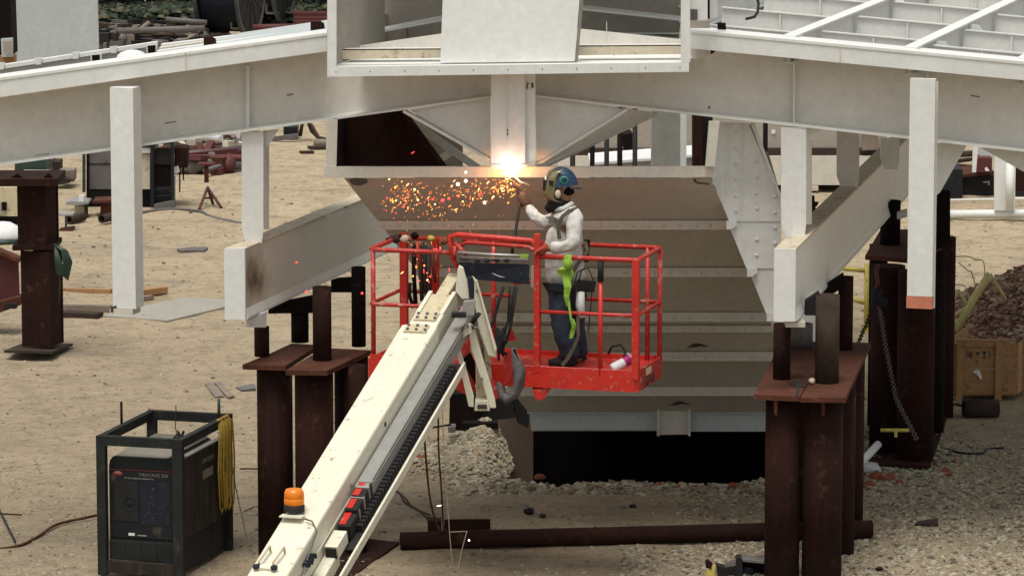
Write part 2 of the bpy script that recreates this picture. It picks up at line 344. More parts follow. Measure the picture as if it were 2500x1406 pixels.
# right cheek plates, one per strake, with rivets
bnd = [(300, 541, 1757, 1790), (541, 656, 1790, 1842), (656, 765, 1842, 1893), (765, 861, 1885, 1925)]
for i, (ya, yb, xa, xb) in enumerate(bnd):
    dd = 37.62 + .012 * i
    g = MB(); g.pp([(xr(ya) - 6 if i else 1757, ya), (1907 if i else 1828, ya), (1907, yb - .5), (xr(yb) - 10, yb - .5)] if i else
                   [(1752, 300), (1828, 302), (1905, 480), (1907, 540.5), (1780, 540.5), (1735, 430)], dd, .03)
    for (cx, y0, y1) in ((1797, 325, 535), (1848, 395, 700), (1893, 480, 640)):
        y = y0
        while y < y1:
            if ya + 8 < y < yb - 8 and cx > xr(y) + 8:
                g.lathe(P(cx + rnd.uniform(-1, 1), y, dd), [(.019, 0), (.017, .009), (.009, .014), (0, .015)], 10, (0, -1, 0))
            y += 38
    if i == 0:
        g.bar(P(1812, 305, dd - .006), P(1806, 536, dd - .006), .012, .012, Vector((0, 1, 0)))
        g.bar(P(1780, 305, dd - .006), P(1772, 470, dd - .006), .012, .012, Vector((0, 1, 0)))
    if i < 3: g.pp([(xr(yb) - 8, yb - 1), (xr(yb) + 16, yb - 2), (xr(yb) + 17, yb + 9), (xr(yb) + 5, yb + 19), (xr(yb) - 8, yb + 19.5)], dd - .05, .04)
    g.build('cheek_plate', M['white'], hop)
# dark rusty liner seen through the left opening
l = MB(); l.pv([(848, 284, 38.0), (984, 268, 38.0), (1092, 412, 38.0), (846, 412, 38.0)], (0, .03, 0)); l.build('rusty_liner', M['rust'], hop)
l = MB(); l.pv([(822, 290, 37.2), (848, 284, 38.0), (846, 414, 38.0), (820, 414, 37.2)], (-.02, 0, 0)); l.build('rusty_liner', M['darkrust'], hop)
l = MB(); l.pv([(976, 270, 37.6), (990, 270, 37.6), (1094, 410, 37.6), (1082, 410, 37.6)], (0, .05, 0)); l.build('liner_edge', M['rust'], hop)
# closed tail and the base beam
t = MB(); t.hexa([P(1300, 1052, 41.72), P(2010, 1052, 41.72), Vector((3.4, 44.5, .43)), Vector((1.2, 44.5, .43))],
                 [P(1300, 1006, 41.72), P(2010, 1006, 41.72), Vector((3.4, 44.5, 1.3)), Vector((1.2, 44.5, 1.3))])
t.build('hopper_tail', M['white2'], hop)
MB().hexa([Vector((.23, 43.6, -1.6)), Vector((3.6, 43.6, -1.6)), Vector((3.6, 44.4, -1.6)), Vector((.26, 44.4, -1.6))], [Vector((.23, 43.6, .42)), Vector((3.6, 43.6, .42)), Vector((3.6, 44.4, .42)), Vector((.5, 44.4, .42))]).build('pit_shade_block', M['void'], hop)  # added black block, stands in for the deep shade under the tail
bb = MB(); bb.pp([(1293, 1008), (1606, 1008), (1606, 1050), (1297, 1050)], 41.5, .18); bb.pp([(1683, 1010), (2010, 1010), (2010, 1053), (1683, 1053)], 41.5, .18)
bb.pp([(1288, 1006), (2012, 1007), (2012, 1010), (1288, 1009.5)], 41.46, .26)
bb.build('base_beam', M['tarp'], hop)
bb = MB(); bb.pp([(1608, 1003), (1681, 1003), (1681, 1060), (1610, 1061)], 41.44, .05)
for x_ in (1604, 1680): bb.pp([(x_, 1000), (x_ + 6, 1000), (x_ + 6, 1064), (x_, 1064)], 41.38, .08)
bb.build('joint_plate', M['white2'], hop)
# scorch and grease marks that sit on the plates
def flat_mark(name, px, d, mat, parent, th=.004): return MB().pp(px, d, th).build(name, mat, parent)
flat_mark('scorch_mark', [(850, 438), (868, 434), (896, 437), (898, 446), (880, 454), (860, 452)], 37.12, M['soot'], hop)
flat_mark('bent_hook', [(1692, 437), (1699, 437), (1702, 444), (1732, 448), (1732, 452), (1700, 449), (1693, 443)], 37.15, M['soot'], hop)
for (cx, cy, wd) in ((1690, 806, 26), (1705, 844, 30), (1660, 985, 26), (1285, 805, 22)):
    dd = dy(cy) - .045
    flat_mark('grease_mark', [(cx - wd, cy + 5), (cx - wd * .5, cy - 3), (cx - 2, cy - 8), (cx + wd * .4, cy - 3), (cx + wd, cy + 3), (cx + 4, cy + 1), (cx - 8, cy + 4)], dd, M['soot'], hop)

# ================================================================== front frame: two plate girders, centre column, gussets
fr = thing('gable_structure', 'white welded gable frame of deep plate girders spanning the whole yard view', 'steel frame', (P(1250, 1000, 37.3).x, 37.3, 1.9))
def girder(tl, tr, bl, br, stiff, xs_):
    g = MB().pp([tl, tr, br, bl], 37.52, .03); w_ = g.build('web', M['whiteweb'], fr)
    for (x, y0, y1, pw) in stiff:
        MB().pp([(x, y0), (x + pw, y0), (x + pw, y1), (x, y1)], 37.44, .08).build('stiffener', M['white'], w_)
    return w_
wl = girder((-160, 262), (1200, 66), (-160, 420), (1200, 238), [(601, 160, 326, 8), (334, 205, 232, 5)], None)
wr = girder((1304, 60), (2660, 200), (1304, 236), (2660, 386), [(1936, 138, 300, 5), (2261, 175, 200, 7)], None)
def flange(name, a, b, th, d0, dep):
    (x0, y0), (x1, y1) = a, b
    return MB().pp([(x0, y0), (x1, y1), (x1, y1 + th), (x0, y0 + th)], d0, dep).build(name, M['white'], fr)
flange('fascia', (-160, 213), (798, 81), 45, 37.02, .06); flange('fascia', (1686, 74), (2660, 167), 45, 37.02, .06)
MB().pv([(-160, 212.6, 37.012), (798, 80.6, 37.012), (798, 71, 37.56), (-160, 203, 37.56)], (0, 0, -.025)).build('top_flange', M['white'], fr)
MB().pv([(1686, 73.6, 37.012), (2660, 166.6, 37.012), (2660, 156, 37.56), (1686, 64, 37.56)], (0, 0, -.025)).build('top_flange', M['white'], fr)
flange('bottom_flange', (-160, 422), (1198, 235), 5, 37.24, .5); flange('bottom_flange', (1306, 233), (2660, 384), 5, 37.24, .5)
# centre column
cc = MB().pp([(1199, 180), (1282, 180), (1282, 402), (1199, 404)], 37.0, .03)
cc.pp([(1281, 180), (1307, 180), (1307, 396), (1281, 402)], 37.032, .02)
co = cc.build('column', M['white'], fr)
MB().pp([(1238, 186), (1241, 186), (1241, 372), (1238, 372)], 36.988, .014).build('weld_seam', M['white'], co)
MB().pp([(1237, 317), (1241, 316), (1240, 322), (1241, 331), (1237, 331), (1239, 324)], 36.984, .003).build('paint_mark', M['ink'], co)
MB().pp([(1199, 402), (1288, 402), (1288, 413), (1199, 413)], 36.985, .06).build('foot_plate', M['white2'], co)
# gussets
def gus(px, edges):
    g = MB().pp(px, 37.34, .03).build('gusset', M['white'], fr)
    for a, b_ in edges: MB().bar(P(a[0], a[1], 37.32), P(b_[0], b_[1], 37.32), .025, .16, Vector((0, 0, 1)).cross((P(b_[0], b_[1], 37.32) - P(a[0], a[1], 37.32)))).build('gusset_flange', M['white'], g)
gus([(1000, 270), (1198, 238), (1198, 384)], [((985, 270), (1196, 388))])
gus([(1306, 237), (1535, 268), (1310, 402)], [((1530, 266), (1308, 402))])
MB().pv([(1534, 266, 37.36), (1600, 275, 37.9), (1330, 402, 37.9), (1312, 402, 37.36)], (0, 0, -.02)).build('gusset', M['white'], fr)
MB().bar(P(1604, 276, 37.9), P(1332, 403, 37.9), .03, .05).build('edge_bar', M['white'], fr)
MB().bar(P(1000, 295, 38.4), P(1180, 420, 38.4), .03, .07).build('thin_brace', M['white'], fr)
MB().bar(P(1060, 400, 39), P(1110, 365, 39), .03, .07).build('thin_brace', M['white'], fr)
MB().pp([(985, 272), (1048, 290), (1130, 345), (1130, 412), (1090, 412)], 39.3, .03).build('rear_gusset', M['trailer'], fr)
# hanging front posts and rear posts
def post(x0, x1, y0, y1, d, dep, mat='white', name='post'):
    a = P(x0, y0, d); b_ = P(x1, y0, d); zt = a.z; zb = P(x0, y1, d).z; wdt = (b_.x - a.x) * 1.02
    g = MB(); q = [a, a + CV * wdt, a + CV * wdt + DV * dep, a + DV * dep]
    g.hexa([Vector((v.x, v.y, zb)) for v in q], [Vector((v.x, v.y, zt)) for v in q]); return g.build(name, M[mat], fr)
p1 = post(268, 327, 214, 752, 36.95, .20)
a = P(268, 752, 36.95); MB().prism([P(270, 751, 36.94), P(284, 745, 36.94), P(300, 752, 36.94), P(325, 757, 36.93), P(325, 762, 36.93), P(270, 762, 36.94)], (0.01, .01, 0)).build('torch_cut_end', M['soot'], fr)
p1e = MB(); q = [a + Z * .0, a + CV * .222, a + CV * .222 + DV * .2, a + DV * .2]; p1e.hexa([v - Z * .055 for v in q], [v - Z * .003 for v in q]); p1e.build('post_end', M['white2'], fr)
post(2222, 2283, 192, 722, 36.9, .06)
post(2213, 2276, 722.5, 752, 36.9, .06, 'primer', 'primed_post_end')
post(2281, 2290, 200, 752, 36.98, .02)
# brackets under the left girder and rear posts on the low beams
for (x0, x1, yt, yb, d, side) in ((590, 643, 322, 560, 37.3, 1), (1907, 1968, 310, 548, 37.25, 1), (2043, 2098, 318, 430, 40.6, 0), (2150, 2196, 338, 388, 42.2, 0)):
    dd = d
    taper = 35 if d < 38 else 26
    g = MB().pp([(x0, yt), (x1, yt), (x1, yb), (x1 - 4, yb + taper), (x0 + 10, yb + taper), (x0, yb)], dd, .04)
    if side: g.pv([(x1, yt, dd), (x1 + 14, yt, dd + .2), (x1 + 14, yb, dd + .2), (x1, yb, dd)], (-.02, .02, 0))
    po = g.build('rear_post', M['white'], fr)
    if side: MB().pp([(x1, yt - 2), (x1 + 38, yt - 1 - (5 if x0 < 1000 else -6)), (x1 + 14, yt + 32), (x1, yt + 46)], dd + .1, .02).build('knee_plate', M['white'], po)
MB().pp([(2285, 350), (2362, 352), (2295, 470), (2285, 478)], 37.5, .03).build('gusset', M['white'], fr)
MB().pp([(2395, 362), (2560, 372), (2560, 450), (2500, 420)], 37.6, .03).build('gusset', M['white'], fr)
MB().pp([(1833, 304), (1843, 304), (1905, 470), (1902, 478)], 37.55, .10).build('diagonal_brace', M['white'], fr)
MB().pp([(1820, 306), (1834, 306), (1861, 356), (1846, 356)], 37.7, .06).build('diagonal_brace', M['trailer'], fr)
MB().pp([(1866, 372), (1876, 372), (1906, 476), (1886, 476)], 37.7, .06).build('diagonal_brace', M['trailer'], fr)
# weld seams and small scuffs
for (x, y0, y1, d) in ((1480, 54, 98, 37.0), (452, 130, 174, 37.0), (2050, 109, 152, 37.0)): MB().pp([(x, y0), (x + 2, y0), (x + 2, y1), (x, y1)], d + .012, .01).build('weld_seam', M['white2'], fr)
for (px, d) in (([(1494, 112), (1498, 111), (1497, 126), (1500, 138), (1496, 134)], 37.014), ([(402, 300), (430, 296), (431, 298), (403, 303)], 37.515), ([(1728, 262), (1733, 258), (1735, 264), (1730, 267)], 37.515), ([(2370, 232), (2392, 236), (2391, 239), (2369, 235)], 37.515), ([(292, 420), (296, 418), (297, 470), (294, 474)], 36.945), ([(2244, 520), (2247, 518), (2248, 548), (2245, 552)], 36.895), ([(700, 232), (716, 229), (717, 232), (701, 235)], 37.515)):
    MB().pp(px, d, .004).build('scuff_mark', M['greywood'], fr)
# paint scribbles
MB().pp([(1285, 200), (1291, 204), (1287, 213), (1291, 217), (1287, 218), (1284, 210), (1288, 206)], 37.026, .003).build('paint_mark', M['ink'], fr)
MB().pp([(1293, 205), (1302, 203), (1303, 214), (1295, 217), (1297, 214), (1300, 211), (1296, 210), (1300, 207)], 37.026, .003).build('paint_mark', M['ink'], fr)
MB().pp([(86, 378), (120, 374), (120, 378), (86, 382)], 37.354, .004).build('lifting_tab', M['galv'], fr)

# ================================================================== deck framing, right side (seen from above)
dk = thing('deck_grid', 'white deck framing of long joists and thin cross purlins behind the right girder', 'deck framing', P(2100, 130, 39))
O0 = P(1690, 72, 37.32); O1 = P(2660, 162, 37.32); E1 = (O1 - O0)
def DKp(s, t, dz=0): return O0 + E1 * s + DV * t + Z * dz
def s_at(xpx):                       # position along the front edge that shows at this pixel column
    return (P(xpx, 72 + (xpx - 1690) * .0928, 37.32).x - O0.x) / E1.x
sj = [s_at(1552), s_at(1925), s_at(2222), s_at(2500)]
for s_ in sj:
    if s_ < -.4: continue
    dz = 0.0
    j = MB(); a = DKp(s_, 1.9 if s_ < 0 else 0.0); b_ = DKp(s_, 16)
    j.bar(a + Z * .012, b_ + Z * .012, .13, .02); jo = j.build('joist', M['white'], dk)
    MB().bar(a - Z * .11, b_ - Z * .11, .014, .22).build('joist_web', M['white'], jo)
    MB().bar(a - Z * .225, b_ - Z * .225, .11, .015).build('joist_flange', M['white'], jo)
allS = [-.10] + sj[1:] + [1.15]
trow = [.85, 2.6, 4.5, 6.6, 9.0, 12]
for i in range(len(allS) - 1):
    for k, t_ in enumerate(trow):
        off = (i % 2) * .35
        a = DKp(allS[i] + .012, t_ + off, -.03); b_ = DKp(allS[i + 1] - .012, t_ + off, -.03)
        j = MB(); j.bar(a, b_, .06, .012); jo = j.build('purlin', M['white'], dk)
        MB().bar(a - Z * .13, b_ - Z * .13, .012, .25).build('purlin_web', M['white'], jo)
        mm = (a + b_) / 2; MB().bar(mm - Z * .02 - DV * .03, mm - Z * .24 - DV * .03, .014, .05, DV).build('purlin_stiffener', M['white'], jo)
for (s_, t_) in ((allS[1], 4.85), (allS[2], 1.0), (allS[2], 2.9), (allS[3], 2.6)):
    a = DKp(s_ + .01, t_); MB().prism([a, a + E1 * .03, a + E1 * .075 - Z * .2, a - Z * .2], DV * .015).build('haunch_plate', M['white'], dk)
MB().prism([DKp(-.2, .3, -.27), DKp(1.15, .3, -.27), DKp(1.15, 15, -.27), DKp(-.35, 15, -.27)], (0, 0, -.01)).build('deck_sheet', M['trailer'], dk)
MB().path([P(1848, -6, 38.6), P(1852, 10, 38.6), P(1850, 30, 38.5), P(1842, 42, 38.4), P(1822, 47, 38.3)], .013).build('hanging_hose', M['black'], dk)

# left deck strip behind the left girder
dl = thing('deck_edge_beam', 'white edge beam with small bolt tabs behind the left girder', 'beam', P(200, 150, 38.6))
MB().pp([(-160, 184), (383, 103), (383, 112), (-160, 194)], 38.9, .12).build('edge_flange', M['white'], dl)
MB().pp([(-160, 193), (377, 111), (372, 140), (-160, 222)], 38.95, .03).build('edge_web', M['tarp'], dl)
for (x, y) in ((2, 158), (93, 146), (184, 132), (277, 118)): MB().pp([(x - 9, y - 3), (x + 9, y - 5), (x + 7, y + 12), (x - 6, y + 13)], 38.88, .03).build('bolt_tab', M['white'], dl)
for (x, y) in ((234, 142), (370, 119)):
    MB().pp([(x - 14, y - 8), (x + 14, y - 10), (x + 15, y + 17), (x - 11, y + 19)], 38.84, .03).build('notch_plate', M['white'], dl)
    MB().pp([(x - 10, y - 6), (x + 9, y - 8), (x + 9, y + 16), (x - 8, y + 18)], 38.82, .02).build('notch', M['darkrust'], dl)
ds = thing('deck_sheets', 'long grey white steel sheets lying on the left deck', 'steel sheets', P(500, 120, 39))
MB().prism([P(392, 134, 37.45), P(798, 74, 37.45), P(798, 74, 37.45) + DV * 2.2 + Z * .02, P(392, 134, 37.45) + DV * 2.2 + Z * .02], (0, 0, -.02)).build('sheet', M['tarp'], ds)
for k, (x0, y0, x1, y1, d) in enumerate(((385, 128, 800, 70, 38.2), (390, 120, 800, 62, 38.9), (395, 112, 751, 68, 39.6))):
    MB().bar(P(x0, y0, d), P(x1, y1, d), .16, .03).build('sheet_strip', M['white2' if k % 2 else 'white'], ds)
sc = tag(MB().ball(P(322, 143, 38.2), .15, .12, .08, 14, 8, jit=.08).build('rag_heap', M['paper']), 'rumpled white rag heap lying on the left deck edge', 'rag')
for i, (x, y, wd) in enumerate(((508, 106, 22), (771, 68, 26))):
    k = MB().pp([(x - wd / 2, y - 14), (x + wd / 2, y - 14), (x + wd / 2, y + 9), (x - wd / 2, y + 9)], 38.0 - .2 * i, .1)
    k.pp([(x + wd / 2, y - 12), (x + wd / 2 + 6, y - 10), (x + wd / 2 + 9, y + 6), (x + wd / 2, y + 8)], 38.0 - .2 * i, .08)
    tag(k.build('rusty_clip', M['rust']), ['rusty clip block on the left deck below the cable reel', 'rusty clip block on the left deck beside the top box'][i], 'clip')

# ================================================================== top box (open hood) with the chute plate
tb = thing('open_box', 'white open steel box frame with inner chute above the centre column', 'steel box', P(1240, 180, 36.8))
def tbp(px, d, t, mat='white', name='frame_bar'): return MB().pp(px, d, t).build(name, M[mat], tb)
tbp([(799, 164), (1682, 153), (1682, 176), (799, 188)], 36.62, .10)
tbp([(799, -60), (821, -60), (821, 163.5), (799, 163.8)], 36.62, .10); tbp([(1663, -60), (1685, -60), (1685, 152.6), (1663, 152.8)], 36.62, .10)
for i in range(11): MB().lathe(P(820 + i * 84, 176 - i * 1.1, 36.62), [(.006, 0), (.005, .004), (0, .005)], 8, (0, -1, 0)).build('bolt', M['greysteel'], tb)
zf = P(1000, 150, 36.75).z
fl = [P(822, 158, 36.75), P(1662, 152, 36.75)]
MB().prism([fl[0], fl[1], fl[1] + DV * 2.6, fl[0] + DV * 2.6], (0, 0, -.02)).build('floor_plate', M['white'], tb)
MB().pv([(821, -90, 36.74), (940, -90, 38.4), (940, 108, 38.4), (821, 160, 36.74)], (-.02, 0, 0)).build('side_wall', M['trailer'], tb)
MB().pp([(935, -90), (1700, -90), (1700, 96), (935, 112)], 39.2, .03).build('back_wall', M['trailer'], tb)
MB().pv([(938, 66, 39.0), (1085, 37, 39.0), (1085, 46, 38.85), (938, 74, 38.85)], (0, 0, -.02)).build('ledge', M['white'], tb)
MB().pv([(1415, 12, 39.0), (1665, 40, 39.0), (1665, 47, 38.85), (1415, 20, 38.85)], (0, 0, -.02)).build('ledge', M['white'], tb)
MB().pp([(1415, 82), (1665, 82), (1665, 84), (1415, 84)], 39.0, .1).build('ledge', M['white'], tb)
MB().pp([(990, 58), (993, 57), (998, 92), (995, 93)], 39.15, .02).build('seam', M['greysteel'], tb)
for (x0, x1, y0, y1) in ((826, 1076, 121, 145), (1408, 1662, 112, 136)):
    MB().pp([(x0, y0), (x1, y0 - 2), (x1, y1 - 3), (x0, y1)], 36.95, .03).build('angle_iron', M['dusty'], tb)
    MB().pv([(x0, y0, 36.95), (x1, y0 - 2, 36.95), (x1, y0 - 5, 37.1), (x0, y0 - 3, 37.1)], (0, 0, -.01)).build('angle_leg', M['white'], tb)
MB().pv([(1075, 154, 36.72), (1402, 150, 36.72), (1420, -60, 36.80), (1083, -60, 36.80)], (0, .03, 0)).build('chute_plate', M['white'], tb)
MB().pv([(1403, 150, 36.72), (1411, 150, 36.9), (1430, -60, 37.0), (1421, -60, 36.80)], (0, .02, 0)).build('chute_side', M['trailer'], tb)
MB().pp([(1500, 96), (1540, 92), (1528, 108), (1440, 112)], 37.6, .04).build('loose_flap', M['dusty'], tb)
MB().pv([(830, -120, 37.6), (1720, -120, 37.6), (1760, -170, 39.3), (930, -170, 39.3)], (0, 0, .02)).build('unseen_shade_roof', M['white'], tb)  # added roof above the view, there to darken the box interior
cb = thing('corner_box', 'white square steel corner box with an oblong slot beside the open box', 'steel box', P(1720, 120, 37))
MB().pp([(1686, -60), (1733, -60), (1733, 47), (1709, 51), (1686, 48)], 36.8, .03).build('front_plate', M['white'], cb)
MB().pv([(1733, -60, 36.8), (1752, -60, 37.3), (1752, 43, 37.3), (1733, 47, 36.8)], (-.02, 0, 0)).build('side_plate', M['white'], cb)
MB().pp([(1682, 23), (1703, 24), (1703, 50), (1682, 50)], 36.79, .01).build('slot', M['greysteel'], cb)
MB().pp([(1686, 52), (1733, 52), (1733, 70), (1686, 70)], 37.1, .03).build('lower_plate', M['trailer'], cb)
MB().pp([(1752, 57), (1772, 57), (1773, 74), (1752, 73)], 37.28, .03).build('dark_slot', M['darkrust'], cb)
MB().pp([(1686, 116), (1734, 121), (1734, 134), (1712, 143), (1692, 146), (1686, 150)], 37.2, .03).build('torn_plate', M['white2'], cb)
MB().pp([(1734, 121), (1752, 123), (1736, 134)], 37.18, .02).build('dark_gap', M['darkrust'], cb)

# ================================================================== low sloping beams that run away from the viewer
mb_, nn, bb_ = NT('white_web_with_burn'); geo = nn.nodes.new('ShaderNodeNewGeometry'); vec = geo.outputs['Position']
vs = nn.nodes.new('ShaderNodeVectorMath'); vs.operation = 'SUBTRACT'; nn.links.new(vec, vs.inputs[0]); vs.inputs[1].default_value = P(620, 690, 37.0)
vm = nn.nodes.new('ShaderNodeVectorMath'); vm.operation = 'MULTIPLY'; nn.links.new(vs.outputs[0], vm.inputs[0]); vm.inputs[1].default_value = (2.2, .55, 1.2)
vl = nn.nodes.new('ShaderNodeVectorMath'); vl.operation = 'LENGTH'; nn.links.new(vm.outputs[0], vl.inputs[0])
ad = nn.nodes.new('ShaderNodeMath'); ad.operation = 'ADD'; nn.links.new(vl.outputs['Value'], ad.inputs[0]); nn.links.new(noise(nn, vec, 3, 6), ad.inputs[1])
c = mix(nn, ramp(nn, noise(nn, vec, 1.5, 5), .3, .7), (.66, .64, .58, 1), (.58, .56, .50, 1))
c = mix(nn, ramp(nn, ad.outputs[0], .72, 1.35, (.75, .75, .75, 1), (0, 0, 0, 1)), c, (.27, .19, .10, 1))
c = mix(nn, ramp(nn, ad.outputs[0], .50, .74, (.9, .9, .9, 1), (0, 0, 0, 1)), c, (.05, .03, .015, 1))
nn.links.new(c, bb_.inputs['Base Color']); bb_.inputs['Roughness'].default_value = .55
def lowbeam(name, label, x0, x1, yt, yb, d, L, dirv, webmat, topmat):
    a = P(x0, yt, d); wdt = (P(x1, yt, d).x - a.x); h = a.z - P(x0, yb, d).z
    c_ = Vector((1, 0, 0)); t = thing(name, label, 'beam', a - Z * h)
    MB().hexa([a - Z * h, a - Z * h + c_ * wdt, a - Z * h + c_ * wdt + dirv * .03, a - Z * h + dirv * .03], [a, a + c_ * wdt, a + c_ * wdt + dirv * .03, a + dirv * .03]).build('end_plate', M['white'], t)
    s = dirv * .035; e = dirv * L
    MB().hexa([a + s - Z * .02, a + c_ * wdt + s - Z * .02, a + c_ * wdt + e - Z * .02, a + e - Z * .02], [a + s, a + c_ * wdt + s, a + c_ * wdt + e, a + e]).build('top_flange', topmat, t)
    o = c_ * (wdt - .03)
    MB().hexa([a + o + s - Z * (h - .09), a + o + c_ * .02 + s - Z * (h - .09), a + o + c_ * .02 + e - Z * (h - .09), a + o + e - Z * (h - .09)],
              [a + o + s - Z * .022, a + o + c_ * .02 + s - Z * .022, a + o + c_ * .02 + e - Z * .022, a + o + e - Z * .022]).build('web', webmat, t)
    # sloping lower plate that carries the light band along the bottom
    MB().hexa([a + s - Z * h, a + o + c_ * .045 + s - Z * h, a + o + c_ * .045 + e - Z * h, a + e - Z * h],
              [a + s - Z * (h - .02), a + o + c_ * .045 + s - Z * (h - .02), a + o + c_ * .045 + e - Z * (h - .02), a + e - Z * (h - .02)]).build('bottom_flange', M['white'], t)
    MB().hexa([a + o + c_ * .01 + s - Z * (h - .022), a + o + c_ * .04 + s - Z * (h - .022), a + o + c_ * .04 + e - Z * (h - .022), a + o + c_ * .01 + e - Z * (h - .022)],
              [a + o + c_ * .002 + s - Z * (h - .092), a + o + c_ * .022 + s - Z * (h - .092), a + o + c_ * .022 + e - Z * (h - .092), a + o + c_ * .002 + e - Z * (h - .092)]).build('lower_bevel', M['white'], t)
    return t
dA = Vector((.8, 3.0, 0)).normalized(); dB = (P(2200, 360, 44.9) - P(1960, 605, 37.0)); dB.z = 0; dB.normalize()
lb = lowbeam('low_beam', 'low white beam with a burnt brown end, left of the red basket', 547, 597, 607, 780, 36.85, 7.2, dA, mb_, M['dusty'])
MB().bar(P(601, 592, 37.0), P(615, 516, 37.0), .02, .02).build('marker_rod', M['white'], lb)
MB().prism([P(606, 781, 37.0), P(652, 760, 37.3), P(650, 799, 37.3), P(606, 799, 37.0)], (-.02, .02, 0)).build('end_shoe', M['white'], lb)
MB().pp([(765, 533), (835, 517), (850, 519), (790, 536)], 39.2, .01).build('pale_patch', M['paper'], lb)
rb = lowbeam('low_beam', 'low clean white beam rising away under the right girder', 1890, 1943, 608, 785, 36.3, 9.5, dB, M['white'], M['dusty'])
MB().bar(P(1930, 598, 36.4), P(1934, 500, 36.4), .02, .02).build('marker_rod', M['white'], rb)
MB().pp([(1918, 787), (1966, 787), (1966, 799), (1918, 799)], 36.42, .2).build('end_shoe', M['white2'], rb)
# ================================================================== rusty pipe stands
def stand(name, label, cap_px, zc, pipes, stubs, blocks=(), base=None, group='rusty pipe stands under the steel frame', capmat='rustlight'):
    c0 = H(cap_px[0][0][0], cap_px[0][0][1], zc)
    t = thing(name, label, 'support stand', (c0.x + .4, c0.y + .5, 0), group)
    for poly in cap_px:
        MB().prism([H(x, y, zc) for x, y in poly], (0, 0, -.045)).build('cap_plate', M[capmat], t)
    for (cx, d, r, mt) in pipes:
        x = P(cx, 1000, d).x
        MB().tube((x, d, -.02), (x, d, zc - .05), r, n=28).build('pipe', M[mt], t)
    for (x0, x1, yb, yt, mt) in stubs:
        b_ = H((x0 + x1) / 2, yb, zc); r = (x1 - x0) / 2 * mpp(b_.y, zc); c_ = b_ + Vector((0, r * .9, 0))
        zt = P(x0, yt, c_.y).z
        MB().pipe((c_.x, c_.y, zc + .002), (c_.x, c_.y, zt), r, .015, 24).build('stub_pipe', M[mt], t)
    for (px, d, th, mt) in blocks: MB().pp(px, d, th).build('block', M[mt], t)
    if base: MB().prism([Vector((q[0], q[1], .0)) for q in base], (0, 0, .03)).build('base_plate', M['rust'], t)
    return t
ra = stand('pipe_stand', 'rusty pipe stand nearest the viewer, right of the hopper, under the right low beam',
      [[(1840, 963), (1952, 968), (1990, 905), (2010, 833), (1905, 835), (1884, 880)], [(1954, 970), (2064, 971), (2126, 837), (2012, 833), (1992, 905)]], 1.74,
      [(1912, 36.32, .158, 'rust'), (2010, 36.30, .180, 'rust'), (2046, 37.5, .165, 'rust'), (2068, 38.35, .165, 'rust'), (1950, 38.3, .16, 'rust')],
      [(1888, 1931, 928, 790, 'rust'), (1991, 2050, 938, 720, 'greypipe'), (2046, 2083, 856, 675, 'rust'), (1931, 1986, 852, 790, 'greysteel')],
      [([(1966, 735), (2000, 712), (2000, 770), (1966, 770)], 36.75, .1, 'black'), ([(2000, 708), (2060, 668), (2060, 700), (2000, 740)], 38.4, .1, 'darkrust')])
for (x, ln) in ((1893, 42), (2009, 45)): MB().pp([(x - 4, 972), (x + 6, 972), (x + 4, 972 + ln), (x - 3, 972 + ln - 3)], 36.08, .01).build('paint_drip', M['rustlight'], ra)
MB().prism([H(1930, 938, 1.745), H(1945, 932, 1.745), H(1950, 926, 1.745), H(1966, 944, 1.745), H(1951, 944, 1.745), H(1949, 966, 1.745), H(1943, 966, 1.745), H(1944, 944, 1.745)], (0, 0, .003)).build('painted_arrow', M['ink'], ra)
MB().ball(H(1982, 930, 1.77), .03, .04, .03, 8, 6, jit=.3).build('slag_lump', M['dusty'], ra)

la = stand('pipe_stand', 'rusty pipe stand left of the red basket, under the burnt low beam',
      [[(592, 890), (697, 893), (778, 842), (712, 838), (660, 862)], [(697, 904), (799, 905), (906, 855), (812, 850), (770, 862)]], 1.84,
      [(671, 37.35, .165, 'rust'), (767, 37.1, .178, 'rust'), (858, 37.95, .16, 'rust'), (868, 37.4, .10, 'rust')],
      [(620, 657, 872, 797, 'rust'), (710, 753, 838, 735, 'darkrust'), (763, 809, 882, 700, 'rust'), (858, 893, 848, 652, 'darkrust')],
      [([(655, 757), (700, 735), (765, 722), (765, 764), (655, 766)], 38.3, .08, 'darkrust'), ([(808, 686), (825, 680), (860, 678), (860, 714), (808, 714)], 38.5, .08, 'darkrust')],
      base=[tuple(G)[:2] for G in (H(700, 1420), H(850, 1420), H(975, 1330), H(870, 1318))])
MB().pipe(H(868, 1340, 0) + Vector((0, 0, .03)), H(868, 1340, 0) + Vector((0, 0, 1.2)), .055, .01).build('pipe', M['rust'], la)

